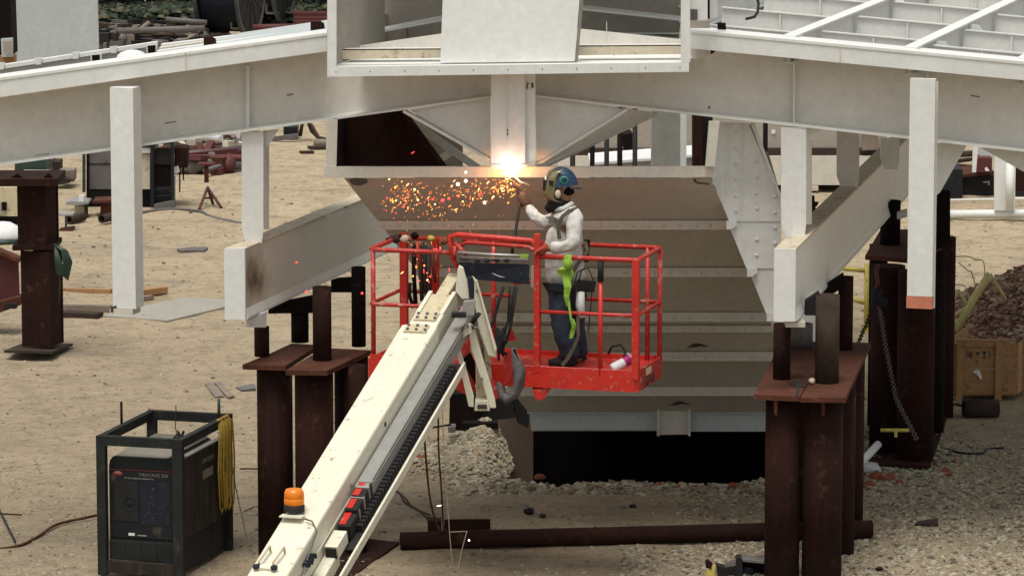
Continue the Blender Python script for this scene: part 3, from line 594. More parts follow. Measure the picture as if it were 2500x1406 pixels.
rc = stand('pipe_stand', 'tall dark pipe stand behind the orange-ended hanging post, with a chain',
      [[(2112, 624), (2215, 632), (2300, 600), (2290, 560), (2150, 560)]], 2.10 if False else 2.05,
      [(2164, 42.4, .178, 'rust'), (2234, 42.0, .195, 'rust'), (2262, 43.6, .19, 'darkrust'), (2290, 44.6, .17, 'rust'), (2140, 44, .1, 'darkrust')],
      [(2150, 2200, 600, 490, 'darkrust')],
      base=[(P(2110, 1080, 42).x, 41.7), (P(2262, 1085, 42).x, 41.6), (P(2316, 1000, 45).x, 44.9), (P(2150, 1000, 45).x, 44.9)])
MB().pp([(2286, 466), (2320, 466), (2320, 582), (2303, 604), (2286, 610)], 43.2, .12).build('side_block', M['darkrust'], rc)
MB().pp([(2192, 520), (2215, 512), (2215, 530), (2192, 536)], 42.6, .1).build('block', M['tarp'], rc)
def chain(pts, r, n, mat, name, parent):
    g = MB(); pts = [Vector(p) for p in pts]; L = [0]
    for i in range(1, len(pts)): L.append(L[-1] + (pts[i] - pts[i - 1]).length)
    for k in range(n):
        s = L[-1] * (k + .5) / n
        i = max(j for j in range(len(L) - 1) if L[j] <= s); f = (s - L[i]) / max(L[i + 1] - L[i], 1e-6)
        c = pts[i].lerp(pts[i + 1], f); tdir = (pts[i + 1] - pts[i]).normalized(); sd_ = tdir.cross(Vector((0, 1, 0)) if k % 2 else Vector((1, 0, .3))).normalized()
        hl = L[-1] / n * .62
        ring = [c + tdir * hl * math.cos(a) + sd_ * r * 2 * math.sin(a) for a in [2 * math.pi * q / 8 for q in range(9)]]
        g.path(ring, r * .55, 5, cap=False)
    return g.build(name, mat, parent)
ch = tag(chain([P(2146, 745, 41.72), P(2163, 850, 41.70), P(2188, 975, 41.68), P(2238, 1072, 41.5)], .011, 62, M['greysteel'], 'chain', None), 'long steel chain hanging down the tall dark pipe stand to the ground', 'chain')
ch2 = tag(chain([P(2137, 725, 41.9), P(2120, 780, 42.2), P(2095, 838, 42.6)], .010, 26, M['greypipe'], 'chain', None), 'short chain hanging slantwise left of the tall dark pipe stand', 'chain')
hk = MB().path([P(2143, 645, 41.7), P(2139, 665, 41.7), P(2144, 690, 41.7), P(2139, 705, 41.7)], .02, 8); tag(hk.build('hoist_hook', M['redbeam']), 'small red hoist hook above the hanging chain', 'hook')
rg_ = MB()
for k in range(5): rg_.ball(P(2128 + rnd.uniform(0, 30), 712 + k * 7, 41.7), .05, .04, .05, 8, 5, jit=.6)
tag(rg_.build('strap_bundle', M['bluegrey']), 'dark bundled strap tied on the tall dark pipe stand', 'strap')
ys1 = MB().tube(P(2150, 1050, 41.2), P(2219, 1050, 41.2), .018); ys1.bar(P(2187, 1046, 41.2), P(2187, 1066, 41.2), .04, .03)
js = thing('jack_stand', 'small rusty jack with a yellow bar at the foot of the dark stand', 'jack', H(2187, 1085))
ys1.build('handle', M['yellow'], js); MB().hexa([H(2150, 1082), H(2225, 1082), H(2225, 1070), H(2150, 1070)], [H(2150, 1082) + Z * .1, H(2225, 1082) + Z * .1, H(2225, 1070) + Z * .1, H(2150, 1070) + Z * .1]).build('base', M['rust'], js)
for x in (2148, 2221): MB().tube(H(x, 1080), H(x, 1080) + Z * .16, .03).build('leg', M['rust'], js)

# left far column stand (H-section, two storeys)
lf = thing('column_stand', 'tall rusty H-column stand with a green cord on its side, far left', 'support stand', H(92, 852))
dL = 48.6
def colseg(x0, x1, xs, y0, y1, d):       # front flange face and the narrow side
    a = P(x0, y1, d); b_ = P(x1, y1, d); zt = P(x0, y0, d).z; w_ = b_.x - a.x; dp = DV * .40
    g = MB(); fl_ = w_; h = zt - a.z
    for off in (0.0, .38): g.hexa([a + DV * off, a + DV * off + CV * w_, a + DV * (off + .025) + CV * w_, a + DV * (off + .025)], [q + Z * h for q in (a + DV * off, a + DV * off + CV * w_, a + DV * (off + .025) + CV * w_, a + DV * (off + .025))])
    g.hexa([a + DV * .025 + CV * w_ * .48, a + DV * .025 + CV * w_ * .54, a + DV * .38 + CV * w_ * .54, a + DV * .38 + CV * w_ * .48], [q + Z * h for q in (a + DV * .025 + CV * w_ * .48, a + DV * .025 + CV * w_ * .54, a + DV * .38 + CV * w_ * .54, a + DV * .38 + CV * w_ * .48)])
    g.hexa([a + DV * .03 + CV * w_ * .9, a + DV * .03 + CV * w_ * .97, a + DV * .37 + CV * w_ * .97, a + DV * .37 + CV * w_ * .9], [q + Z * h for q in (a + DV * .03 + CV * w_ * .9, a + DV * .03 + CV * w_ * .97, a + DV * .37 + CV * w_ * .97, a + DV * .37 + CV * w_ * .9)])
    return g
colseg(44, 118, 128, 455, 600, dL).build('upper_column', M['rust'], lf); colseg(54, 130, 142, 612, 845, dL).build('lower_column', M['rust'], lf)
MB().prism([P(10, 855, dL - .35), P(128, 858, dL - .35), P(178, 838, dL + .7), P(60, 836, dL + .7)], (0, 0, -.03)).build('base_plate', M['greypipe'], lf)
MB().pp([(-30, 438), (140, 437), (140, 455), (-30, 456)], dL - .3, .9).build('cap_plate', M['rust'], lf)
MB().pp([(30, 600), (136, 598), (136, 610), (30, 612)], dL - .1, .7).build('mid_plate', M['rust'], lf)
MB().pp([(18, 440), (42, 424), (62, 439)], dL - .2, .05).build('ear_plate', M['darkrust'], lf); MB().pp([(100, 439), (118, 424), (135, 439)], dL - .2, .05).build('ear_plate', M['darkrust'], lf)
g = MB()
for k in range(7):
    cx = 150 + k * 2.2; g.path([P(132, 596, dL - .2), P(cx, 612, dL - .25), P(cx + 6 + k, 640, dL - .25), P(cx + 2, 672 + k * 2, dL - .25), P(cx - 10, 668, dL - .25), P(cx - 14, 640, dL - .25), P(134, 600, dL - .2)], .011, 6)
g.path([P(145, 660, dL - .2), P(147, 700, dL - .2), P(143, 745, dL - .2)], .01, 6)
tag(g.build('cord_coil', M['darkgreen']), 'dark green cord coiled and hung on the far left rusty column', 'cord')

# ================================================================== boom lift
blift = thing('boom_lift', 'cream telescopic boom lift arm reaching up to the red basket', 'boom lift', P(900, 1250, 33))
S0 = P(650, 1406, 31.6); E0 = P(1025, 792, 35.35)
AX = (E0 - S0).normalized(); CX = AX.cross(Z).normalized(); NX = CX.cross(AX).normalized()
if CX.x < 0: CX = -CX; NX = -NX if NX.z < 0 else NX
def BL(s, c, n_): return E0 + AX * s + CX * c + NX * n_
def sy(y, c=0.0, n_=0.0):            # distance along the arm where it crosses photo row y
    lo, hi = -9.0, 2.0
    for _ in range(40):
        m_ = (lo + hi) / 2
        if PX(BL(m_, c, n_))[1] > y: lo = m_
        else: hi = m_
    return lo
def bbox_(s0, s1, c0, c1, n0, n1, name, mat, par=blift, bev=0.0):
    return MB().hexa([BL(s0, c0, n0), BL(s0, c1, n0), BL(s0, c1, n1), BL(s0, c0, n1)], [BL(s1, c0, n0), BL(s1, c1, n0), BL(s1, c1, n1), BL(s1, c0, n1)]).build(name, M[mat], par, bevel=bev)
s_lo = sy(1500)
base = bbox_(s_lo, 0, -.165, .165, -.34, 0, 'boom_section', 'cream', bev=.02)
s1 = sy(755); s2 = sy(706)
bbox_(0.0, s1, -.128, .135, -.32, -.035, 'boom_section', 'cream', bev=.012)
bbox_(s1, s2, -.10, .105, -.30, -.05, 'boom_section', 'creamold', bev=.008)
bbox_(s1 - .02, s2 + .02, .095, .13, -.30, -.03, 'boom_rail', 'cream'); bbox_(s1 - .02, s2 + .02, -.125, -.09, -.30, -.03, 'boom_rail', 'cream')
bbox_(s2, sy(654), -.062, .055, -.10, -.05, 'nose_link', 'creamold', bev=.01)
for (s_, n_) in ((0, 0), (s1, -.035)):
    pl_ = bbox_(s_ - .16, s_ - .03, -.10, .10, n_ + .001, n_ + .018, 'wear_pad_plate', 'creamold')
    for k in range(6):
        c_ = -.08 + .16 * (k % 3) / 2 + (.01 if k > 2 else 0); q = BL(s_ - (.06 if k < 3 else .13), c_, n_ + .018)
        MB().lathe(q, [(.014, 0), (.014, .016), (0, .017)], 6, NX).build('bolt', M['greysteel'], pl_)
# tray, ridges, chain and outer rail on the right side
st = sy(1185, .25, -.14); se = sy(745, .25, -.14)
bbox_(st, se, .185, .285, -.16, -.145, 'cable_tray', 'galv'); 
ct = bbox_(st, se, .286, .30, -.30, -.145, 'tray_side', 'galv')
for k in range(4): bbox_(st, se, .3005, .306, -.30 + k * .037, -.285 + k * .037, 'tray_rib', 'galv', ct)
bbox_(sy(1290, .25, -.14), sy(880, .25, -.3), .305, .375, -.345, -.33, 'chain_floor', 'black')
lk = MB(); s = sy(1290, .3, -.3); e_ = sy(900, .3, -.3)
while s < e_:
    lk.hexa([BL(s, .31, -.33), BL(s, .365, -.33), BL(s, .365, -.265), BL(s, .31, -.265)], [BL(s + .05, .315, -.33), BL(s + .05, .36, -.33), BL(s + .05, .36, -.27), BL(s + .05, .315, -.27)]); s += .062
tag(lk.build('energy_chain', M['black'], blift), kind='stuff')
bbox_(sy(1480), sy(885, .4, -.33), .378, .398, -.40, -.325, 'outer_rail', 'cream')
# loop of the energy chain with red panels
for k, (y0, y1, hh) in enumerate(((1283, 1247, -.20), (1243, 1217, -.165), (1212, 1192, -.15), (1189, 1178, -.15))):
    a_, b_ = sy(y0, .25, hh), sy(y1, .25, hh)
    q = bbox_(a_, b_, .20, .31, hh - .13, hh, 'chain_cover', 'black', bev=.01)
    bbox_(a_ + .02, b_ - .01, .205, .262, hh + .001, hh + .006, 'red_panel', 'red', q)
    bbox_(b_ - .004, b_ + .028, .197, .314, hh - .10, hh + .012, 'white_band', 'galv', q)
bbox_(sy(1331, .2, -.2), sy(1291, .2, -.2), .19, .30, -.32, -.21, 'box_bracket', 'cream'); 
bbox_(sy(1334, .2, -.2), sy(1331.5, .2, -.2), .20, .29, -.31, -.22, 'bracket_hollow', 'black')
bbox_(s_lo, sy(1345, .2, -.3), .17, .28, -.42, -.30, 'side_tube', 'cream', bev=.01)
bbox_(s_lo, sy(1240, .165, -.3), .1655, .175, -.23, -.20, 'cable_clip_strip', 'cream')
# beacon
sb = sy(1242, -.12, .05); bc = BL(sb, -.10, 0)
MB().bar(BL(sb - .08, -.16, .035), BL(sb - .08, .03, .035), .10, .012).build('beacon_bracket', M['cream'], blift)
MB().lathe(bc + Vector((0.02, 0, .03)), [(.085, 0), (.085, .05), (.075, .055), (0, .056)], 24).build('beacon_base', M['black'], blift)
MB().lathe(bc + Vector((0.02, 0, .084)), [(.078, 0), (.083, .01), (.082, .05), (.080, .052), (.082, .056), (.079, .10), (.066, .125), (.03, .132), (0, .132)], 24).build('beacon_lens', M['amber'], blift)
MB().path([BL(sb - .1, .05, .03), BL(sb - .13, .12, .03), BL(sb - .2, .178, -.02), BL(sb - .5, .185, -.1), BL(sb - .75, .19, -.16)], .007, 6).build('beacon_cable', M['greysteel'], blift)
# lifting handles near the bottom
for c_ in (-.10, .02):
    MB().path([BL(sy(1385), c_, .0), BL(sy(1385), c_, .05), BL(sy(1350), c_ + .02, .06), BL(sy(1350), c_ + .02, .01)], .010, 8).build('grab_handle', M['creamold'], blift)
MB().bar(BL(sy(1388), -.12, .012), BL(sy(1388), .05, .012), .06, .02, NX).build('hinge_plate', M['cream'], blift)
for c_ in (-.11, .04): MB().lathe(BL(sy(1392), c_, .02), [(.028, 0), (.028, .02), (0, .021)], 10, NX).build('bolt', M['bluegrey'], blift)
g = MB()
for k in range(4): g.box(BL(sy(1378, .2, -.12) + k * .045, .19 + .008 * (k % 2), -.12), (.06, .05, .035), .3)
g.build('cable_clamp', M['bluegrey'], blift)
MB().lathe(BL(sy(1010), .166, -.09), [(.022, 0), (.02, .004), (0, .004)], 12, CX).build('side_hole', M['black'], blift)
# boom head, clevis and jib links
def bl2(px, d, t, name, mat='cream', bev=.006): return MB().pp(px, d, t).build(name, M[mat], blift, bevel=bev)
bl2([(1117, 660), (1121, 650), (1131, 656), (1138, 680), (1148, 700), (1146, 730), (1128, 730), (1112, 712)], 35.62, .10, 'boom_head')
bl2([(1140, 678), (1154, 676), (1158, 690), (1158, 728), (1146, 728)], 35.58, .05, 'hose_guard', 'bluegrey')
bl2([(1132, 735), (1162, 732), (1158, 770), (1126, 772)], 35.5, .04, 'tray_end_cover', 'galv')
bl2([(1102, 764), (1138, 764), (1138, 776), (1102, 776)], 35.42, .08, 'black_sleeve', 'black')
bl2([(1152, 674), (1160, 680), (1213, 850), (1211, 873), (1192, 868), (1168, 800), (1158, 730)], 35.80, .04, 'jib_link')
bl2([(1160, 682), (1165, 684), (1213, 852), (1208, 862)], 35.76, .04, 'jib_link_edge')
bl2([(1142, 792), (1152, 788), (1160, 812), (1209, 975), (1211, 996), (1196, 996), (1150, 850)], 35.66, .05, 'jib_link')
bl2([(1112, 850), (1122, 846), (1157, 968), (1156, 994), (1144, 992)], 35.60, .05, 'jib_link')
bl2([(1150, 795), (1168, 800), (1196, 862), (1204, 960), (1162, 978), (1161, 880), (1148, 858)], 35.95, .04, 'jib_core', 'creamold')
bl2([(1160, 978), (1191, 978), (1196, 1003), (1158, 1003)], 35.62, .16, 'jib_foot')
bl2([(1166, 988), (1188, 988), (1190, 998), (1165, 998)], 35.60, .03, 'foot_slot', 'soot')
bl2([(1136, 800), (1150, 795), (1152, 812), (1128, 826), (1112, 838), (1122, 815)], 35.55, .05, 'link_bracket')
bl2([(1126, 880), (1148, 860), (1160, 885), (1161, 940), (1140, 900)], 35.99, .03, 'dark_joint', 'darkrust')
MB().tube(P(1153, 800, 35.6), P(1153, 800, 35.95), .02).build('pin', M['greysteel'], blift)
for (x, y) in ((1141, 797), (1176, 925), (1130, 800)): MB().tube(P(x, y, 35.5), P(x, y, 35.9), .014).build('pin', M['greysteel'], blift)
MB().path([P(1165, 798, 35.7), P(1178, 850, 35.9), P(1182, 900, 35.9), P(1180, 930, 35.9)], .012, 8).build('cylinder_rod', M['greysteel'], blift)
MB().path([P(1164, 770, 35.62), P(1170, 765, 35.6), P(1160, 778, 35.6), P(1152, 790, 35.6)], .02, 8).build('hose_stub', M['black'], blift)
# hoses beside the jib
def hose(px, d, r=.012, mat='black', name='hose', parent=blift): return MB().path([P(x, y, d + .02 * math.sin(i)) for i, (x, y) in enumerate(px)], r, 7).build(name, M[mat], parent)
hose([(1255, 700), (1250, 740), (1243, 780), (1226, 815), (1216, 850), (1218, 880)], 35.85)
hose([(1245, 700), (1243, 745), (1240, 785), (1228, 825), (1222, 860)], 35.87); hose([(1229, 700), (1215, 745), (1203, 790), (1196, 800)], 35.8, .016)
hose([(1262, 700), (1252, 760), (1246, 800), (1234, 840)], 35.85, .014)
hk = MB()
for k in range(12): hk.path([P(1212 + rnd.uniform(-6, 18), 795 + rnd.uniform(0, 40), 35.88), P(1222 + rnd.uniform(-14, 16), 825 + rnd.uniform(-10, 25), 35.85), P(1226 + rnd.uniform(-12, 14), 850 + rnd.uniform(-20, 25), 35.87)], .011, 6)
hk.build('hose_bundle', M['black'], blift)
rw = surf('grey_rag', (.13, .12, .125), (.06, .055, .055), .95, 0, 22, bump=.5)
g = MB().path([P(1254, 852, 35.7), P(1260, 880, 35.7), P(1268, 905, 35.68), P(1266, 935, 35.68), P(1256, 965, 35.66), P(1238, 975, 35.66), P(1222, 965, 35.66), P(1218, 935, 35.68)], [.012, .040, .052, .045, .032, .040, .034, .02], 11)
for v in range(len(g.v)): g.v[v] = (g.v[v][0] + rnd.uniform(-.016, .016), g.v[v][1] + rnd.uniform(-.016, .016), g.v[v][2] + rnd.uniform(-.016, .016))
tag(g.build('grey_rag', rw), 'grey twisted rag sleeve tied below the basket beside the jib links', 'rag')

# ================================================================== red basket
FL = P(903, 609, 36.45); ZB = FL.z; ZF = 1.98; BLEN = 2.48; BDEP = .84
FL = Vector((FL.x, FL.y, 0))
a16 = R(16.4); BU = Vector((math.cos(a16), -math.sin(a16), 0)); BV = Vector((math.sin(a16), math.cos(a16), 0))
def B(u, v, z): return FL + BU * u + BV * v + Z * z
def ux(x, v, z=2.5):      # length along the basket that shows at pixel column x
    lo, hi = -1, 4
    for _ in range(30):
        m_ = (lo + hi) / 2
        if PX(B(m_, v, z))[0] < x: lo = m_
        else: hi = m_
    return lo
bk = thing('work_basket', 'red steel lift basket with tube rails and a pan floor where the welder stands', 'lift basket', B(BLEN / 2, BDEP / 2, ZF - .15))
rr = .022
def rail(pts, r=rr, mat='redold', name='rail', n=10): return MB().path([B(*p) for p in pts], r, n).build(name, M[mat], bk)
uC = ux(1312, 0); uL1 = ux(1100, 0)
zt = ZB; zm = ZF + .50
rail([(uL1, 0, zt), (.05, 0, zt), (0, .05, zt), (0, BDEP - .05, zt), (.05, BDEP, zt), (ux(1090, BDEP), BDEP, zt)])
rail([(uC, 0, zt), (BLEN - .05, 0, zt), (BLEN, .05, zt), (BLEN, BDEP - .05, zt), (BLEN - .05, BDEP, zt), (ux(1130, BDEP), BDEP, zt)])
zml = P(915, 742, 36.45).z; 
rail([(uL1 + .1, 0, zml), (.03, 0, zml), (0, .04, zml + .0), (0, BDEP, zml), (ux(1250, BDEP), BDEP, zml)], .018)
rail([(uC, 0, zml), (BLEN - .03, 0, zml), (BLEN, .04, zml), (BLEN, BDEP, zml), (ux(1395, BDEP), BDEP, zml)], .018)
def pst(u, v, z0, z1, r=rr, mat='redold', sq=False):
    g = MB()
    if sq: g.bar(B(u, v, z0), B(u, v, z1), r * 2, r * 2, BV)
    else: g.tube(B(u, v, z0), B(u, v, z1), r)
    return g.build('post', M[mat], bk)
pst(.02, .03, ZF - .02, zt); pst(.05, BDEP, ZF - .05, zt + .04, .033, 'red', True); pst(uC, 0, ZF - .02, zt + .2, .026, 'red', True)
pst(ux(1466, 0), 0, ZF - .02, zt - .20, .021, 'red'); pst(BLEN - .01, .01, ZF - .04, zt, .030, 'red', True); pst(BLEN - .12, BDEP, ZF - .04, zt, rr)
pst(BLEN, BDEP - .02, ZF - .02, zt, rr); pst(ux(1205, BDEP), BDEP, ZF - .02, zt, .024, 'redold'); pst(ux(1063, BDEP), BDEP, ZF, zt, .03, 'red', True)
MB().tube(B(ux(1466, 0), 0, zt - .20), B(ux(1466, 0), 0, zt - .02), .028).build('post_grip', M['black'], bk)
# pan floor with toe boards
MB().hexa([B(0, 0, ZF - .05), B(BLEN, 0, ZF - .05), B(BLEN, BDEP, ZF - .05), B(0, BDEP, ZF - .05)], [B(0, 0, ZF - .01), B(BLEN, 0, ZF - .01), B(BLEN, BDEP, ZF - .01), B(0, BDEP, ZF - .01)]).build('floor', M['redold'], bk)
def zpix(y, v=0.0, u=BLEN): # height on the front face that shows at photo row y
    d = B(u, v, 0).y; return P(1500, y, d).z
zt1, zt0 = zpix(906), zpix(957)
toe = MB(); rc_ = .05
def board(u0, u1, v, z0, z1, name='toe_board', mat='red'):
    MB().hexa([B(u0, v, z0), B(u1, v, z0), B(u1, v + .02, z0), B(u0, v + .02, z0)], [B(u0, v, z1), B(u1, v, z1), B(u1, v + .02, z1), B(u0, v + .02, z1)]).build(name, M[mat], bk)
uB = ux(1275, -.02); 
MB().path([B(uB - .55, -.012, zt1 + .0), B(uB, -.012, zt1), B(BLEN - .05, -.012, zt1), B(BLEN + .012, .05, zt1), B(BLEN + .012, BDEP - .05, zt1), B(BLEN - .06, BDEP + .012, zt1)], .009, 6).build('toe_rim', M['redold'], bk)
board(uB - .62, BLEN - .045, -.02, zt0, zt1)
MB().hexa([B(BLEN - .045, -.02, zt0), B(BLEN - .02, -.012, zt0), B(BLEN + .02, .03, zt0), B(BLEN, .045, zt0)], [B(BLEN - .045, -.02, zt1), B(BLEN - .02, -.012, zt1), B(BLEN + .02, .03, zt1), B(BLEN, .045, zt1)]).build('toe_corner', M['red'], bk)
MB().hexa([B(BLEN, .045, zt0), B(BLEN + .02, .032, zt0), B(BLEN + .02, BDEP, zt0), B(BLEN, BDEP, zt0)], [B(BLEN, .045, zt1), B(BLEN + .02, .032, zt1), B(BLEN + .02, BDEP, zt1), B(BLEN, BDEP, zt1)]).build('toe_board', M['redold'], bk)
board(0, BLEN, BDEP, zt0, zt1); board(0, .35, -.02, zt0 + .03, zt1 + .04)
MB().hexa([B(-.02, 0, zt0), B(0, 0, zt0), B(0, BDEP, zt0), B(-.02, BDEP, zt0)], [B(-.02, 0, zt1), B(0, 0, zt1), B(0, BDEP, zt1), B(-.02, BDEP, zt1)]).build('toe_board', M['red'], bk)
MB().hexa([B(.85, .25, zt0 - .02), B(1.5, .25, zt0 - .02), B(1.5, .6, zt0 - .02), B(.85, .6, zt0 - .02)], [B(.85, .25, ZF - .06), B(1.5, .25, ZF - .06), B(1.5, .6, ZF - .06), B(.85, .6, ZF - .06)]).build('floor_beam', M['red'], bk)
dF = B(uB, -.04, 0).y
MB().pp([(1300, 950), (1345, 948), (1329, 973), (1311, 978), (1303, 966)], dF - .02, .25).build('support_keel', M['red'], bk)
MB().pp([(1240, 800), (1247, 796), (1262, 832), (1238, 832)], 36.6, .02).build('corner_gusset', M['red'], bk)
MB().pp([(1222, 862), (1262, 850), (1262, 868), (1244, 930), (1232, 925), (1232, 880)], 35.95, .03).build('mount_plate', M['redold'], bk)
MB().pp([(1100, 895), (1135, 880), (1160, 895), (1160, 955), (1135, 962), (1098, 944)], 36.05, .05).build('mount_box', M['red'], bk)
MB().pp([(1100, 800), (1140, 810), (1158, 860), (1150, 885), (1110, 870)], 36.15, .05).build('mount_box', M['redold'], bk)
MB().pp([(1198, 925), (1208, 930), (1218, 972), (1206, 974)], 35.75, .03).build('mount_plate', M['redold'], bk)
# console hoop, bar and control box
dC = B(uC, 0, 0).y
def cp_(x, y, dd=0.0):
    u_ = (x - 1100) / (1312 - 1100); return P(x, y, B(uL1, 0, 0).y + (dC - B(uL1, 0, 0).y) * u_ + dd)
MB().path([cp_(1108, 635), cp_(1102, 600), cp_(1100, 578), cp_(1118, 573), cp_(1200, 580), cp_(1298, 588), cp_(1310, 600), cp_(1312, 640)], .026, 10).build('console_hoop', M['red'], bk)
MB().path([cp_(1125, 600, .3), cp_(1140, 592, .3), cp_(1288, 603, .3), cp_(1305, 612, .2)], .018, 10).build('console_hoop', M['redold'], bk)
MB().path([cp_(1110, 592), cp_(1128, 612), cp_(1140, 622)], .02, 8).build('console_brace', M['redold'], bk)
MB().path([cp_(1112, 600), cp_(1106, 632), cp_(1122, 665)], .022, 8).build('console_brace', M['redold'], bk)
MB().path([cp_(1118, 616, -.02), cp_(1200, 622, -.02), cp_(1292, 625, -.02)], .013, 8).build('steel_bar', M['galv'], bk)
MB().bar(cp_(1270, 624.5, -.022), cp_(1290, 625.5, -.022), .029, .029).build('green_tape', M['lime'], bk)
bx = MB(); q0 = [cp_(1119, 640, -.05), cp_(1292, 645, -.05), cp_(1292, 645, .2), cp_(1119, 640, .2)]; q1 = [cp_(1130, 680, -.02), cp_(1292, 694, -.05), cp_(1292, 694, .16), cp_(1130, 680, .16)]
bx.hexa(q1, q0); cbx = bx.build('control_box', M['bluegrey'], bk)
MB().path([cp_(1202, 667, -.062), cp_(1212, 672, -.06), cp_(1222, 676, -.06), cp_(1232, 677, -.06)], .005, 5).build('scratch_mark', M['galv'], cbx)
for k in range(4): MB().ball(cp_(1165 + k * 24, 636, -.02), .028, .025, .018, 9, 6, jit=.3).build('switch_knob', M['black'], cbx)
MB().pp([(1118, 630), (1290, 635), (1290, 641), (1118, 638)], dC + .22, .12).build('console_shelf', M['greysteel'], bk)
MB().bar(cp_(1300, 650), cp_(1300, 700), .04, .03).build('console_side', M['galv'], bk)
rail([(ux(1255, 0), 0, P(1255, 693, dC).z), (uC, 0, P(1300, 686, dC).z)], .018, 'red')
# writing on the end board
def text(body, size, loc, rx, name, mat, parent, extrude=.001, xs=1.0):
    cu = bpy.data.curves.new(name, 'FONT'); cu.body = body; cu.size = size; cu.extrude = extrude; cu.align_x = 'CENTER'; cu.align_y = 'CENTER'
    tmp = bpy.data.objects.new(name, cu); COL.objects.link(tmp); dg = bpy.context.evaluated_depsgraph_get()
    me = bpy.data.meshes.new_from_object(tmp.evaluated_get(dg)); bpy.data.objects.remove(tmp); me.materials.clear(); me.materials.append(mat)
    o = bpy.data.objects.new(name, me); COL.objects.link(o); WO[o.name] = Vector(loc)
    o.parent = parent; o.location = Vector(loc) - (WO[parent.name] if parent else Vector()); o.rotation_euler = rx; o.scale = (xs, 1, 1); return o
zmid = (zt0 + zt1) / 2
text('GENIE', .13, B(BLEN + .0225, BDEP * .45, zmid - .045), (R(90), 0, R(90) - a16), 'lettering', M['ink'], bk, xs=1.15)
MB().hexa([B(BLEN + .0205, .26, zmid + .015), B(BLEN + .0225, .26, zmid + .015), B(BLEN + .0225, .44, zmid + .015), B(BLEN + .0205, .44, zmid + .015)], [B(BLEN + .0205, .26, zmid + .075), B(BLEN + .0225, .26, zmid + .075), B(BLEN + .0225, .44, zmid + .075), B(BLEN + .0205, .44, zmid + .075)]).build('sticker', M['dusty'], bk)
# fire extinguisher-like bottle lying in the pan
dq = B(2.25, .10, 0).y
ex = thing('spray_bottle', 'white bottle with a magenta band lying in the right corner of the basket', 'bottle', P(1500, 905, dq))
ax_ = (P(1560, 866, dq + .1) - P(1495, 900, dq)); ax_.normalize()
MB().lathe(P(1493, 901, dq), [(0, 0), (.042, .005), (.045, .02), (.045, .13)], 16, ax_).build('label_sleeve', M['paper'], ex)
mg = surf('magenta_band', (.45, .01, .16), None, .5)
MB().lathe(P(1493, 901, dq) + ax_ * .131, [(.0455, 0), (.0455, .055), (.040, .07)], 16, ax_).build('band', mg, ex)
MB().lathe(P(1493, 901, dq) + ax_ * .20, [(.038, 0), (.03, .03), (.014, .05), (.014, .07), (0, .07)], 14, ax_).build('neck', M['greysteel'], ex)
MB().bar(P(1550, 878, dq - .01), P(1553, 852, dq - .01), .02, .02).build('lever', M['paper'], ex); MB().bar(P(1549, 876, dq), P(1532, 862, dq), .014, .014).build('lever', M['paper'], ex)
hs_ = MB().path([P(1485, 864, dq + .5), P(1494, 846, dq + .5), P(1515, 841, dq + .5), P(1526, 855, dq + .5), P(1524, 872, dq + .4)], .012, 7); tag(hs_.build('black_cable', M['black']), 'loop of black cable lying in the right end of the basket', 'cable')
# tools hung in the left end of the basket
tl = thing('tool_bundle', 'bundle of hanging welding leads and tools in the left end of the basket', 'tools', B(.45, .75, ZF))
for k, (x, y0, y1, mt) in enumerate(((1010, 596, 742, 'darkrust'), (1027, 600, 735, 'greypipe'), (1037, 592, 760, 'black'), (1046, 604, 725, 'greypipe'), (1000, 690, 752, 'darkrust'), (1056, 600, 690, 'redbeam'), (1020, 590, 650, 'redold'), (1064, 612, 650, 'claybrick'))):
    MB().path([P(x + rnd.uniform(-3, 3), y0, 37.0 - .015 * k), P(x, (y0 + y1) / 2, 36.98 - .015 * k), P(x + rnd.uniform(2, 10), y1, 36.98 - .015 * k)], rnd.uniform(.013, .022), 7).build('hanging_lead', M[mt], tl)
for (x, y, r_, mt) in ((988, 583, .035, 'dusty'), (1001, 584, .025, 'claybrick'), (1012, 576, .03, 'darkrust'), (1082, 588, .035, 'claybrick'), (1052, 582, .028, 'yellow'), (965, 586, .03, 'black')):
    MB().ball(P(x, y, 37.05), r_ * 1.3, r_, r_, 9, 6, jit=.35).build('tool_head', M[mt], tl)
MB().path([P(944, 586, 37.15), P(965, 579, 37.2), P(980, 577, 37.22)], .02, 8).build('dark_sleeve', M['black'], tl)
# ================================================================== the welder
M['skin'] = surf('skin', (.30, .16, .10), None, .6, 0, 20)
M['shirt'] = surf('white_work_shirt', (.60, .60, .565), (.48, .47, .43), .9, 0, 7, spots=.15, spotcol=(.35, .30, .22), spotscale=12, bump=1.0, bumpscale=9)
M['denim'] = surf('dark_denim', (.010, .018, .034), (.024, .038, .060), .9, 0, 9, bump=.7, bumpscale=14)
M['glove'] = surf('brown_leather_glove', (.16, .07, .03), (.10, .04, .02), .8, 0, 20, bump=.3)
M['redglove'] = surf('red_leather_glove', (.33, .045, .02), (.24, .03, .015), .8, 0, 20, bump=.3)
M['hat'] = surf('blue_hard_hat', (.008, .045, .10), (.007, .03, .07), .5, 0, 8, spots=.3, spotcol=(.05, .08, .1), spotscale=25)
M['hatgreen'] = surf('green_sticker', (.01, .24, .15), None, .4)
M['shield'] = surf('scuffed_silver_shield', (.42, .38, .24), (.25, .22, .13), .25, .75, 14)
M['harness'] = surf('harness_webbing', (.13, .11, .075), (.08, .065, .045), .85, 0, 25)
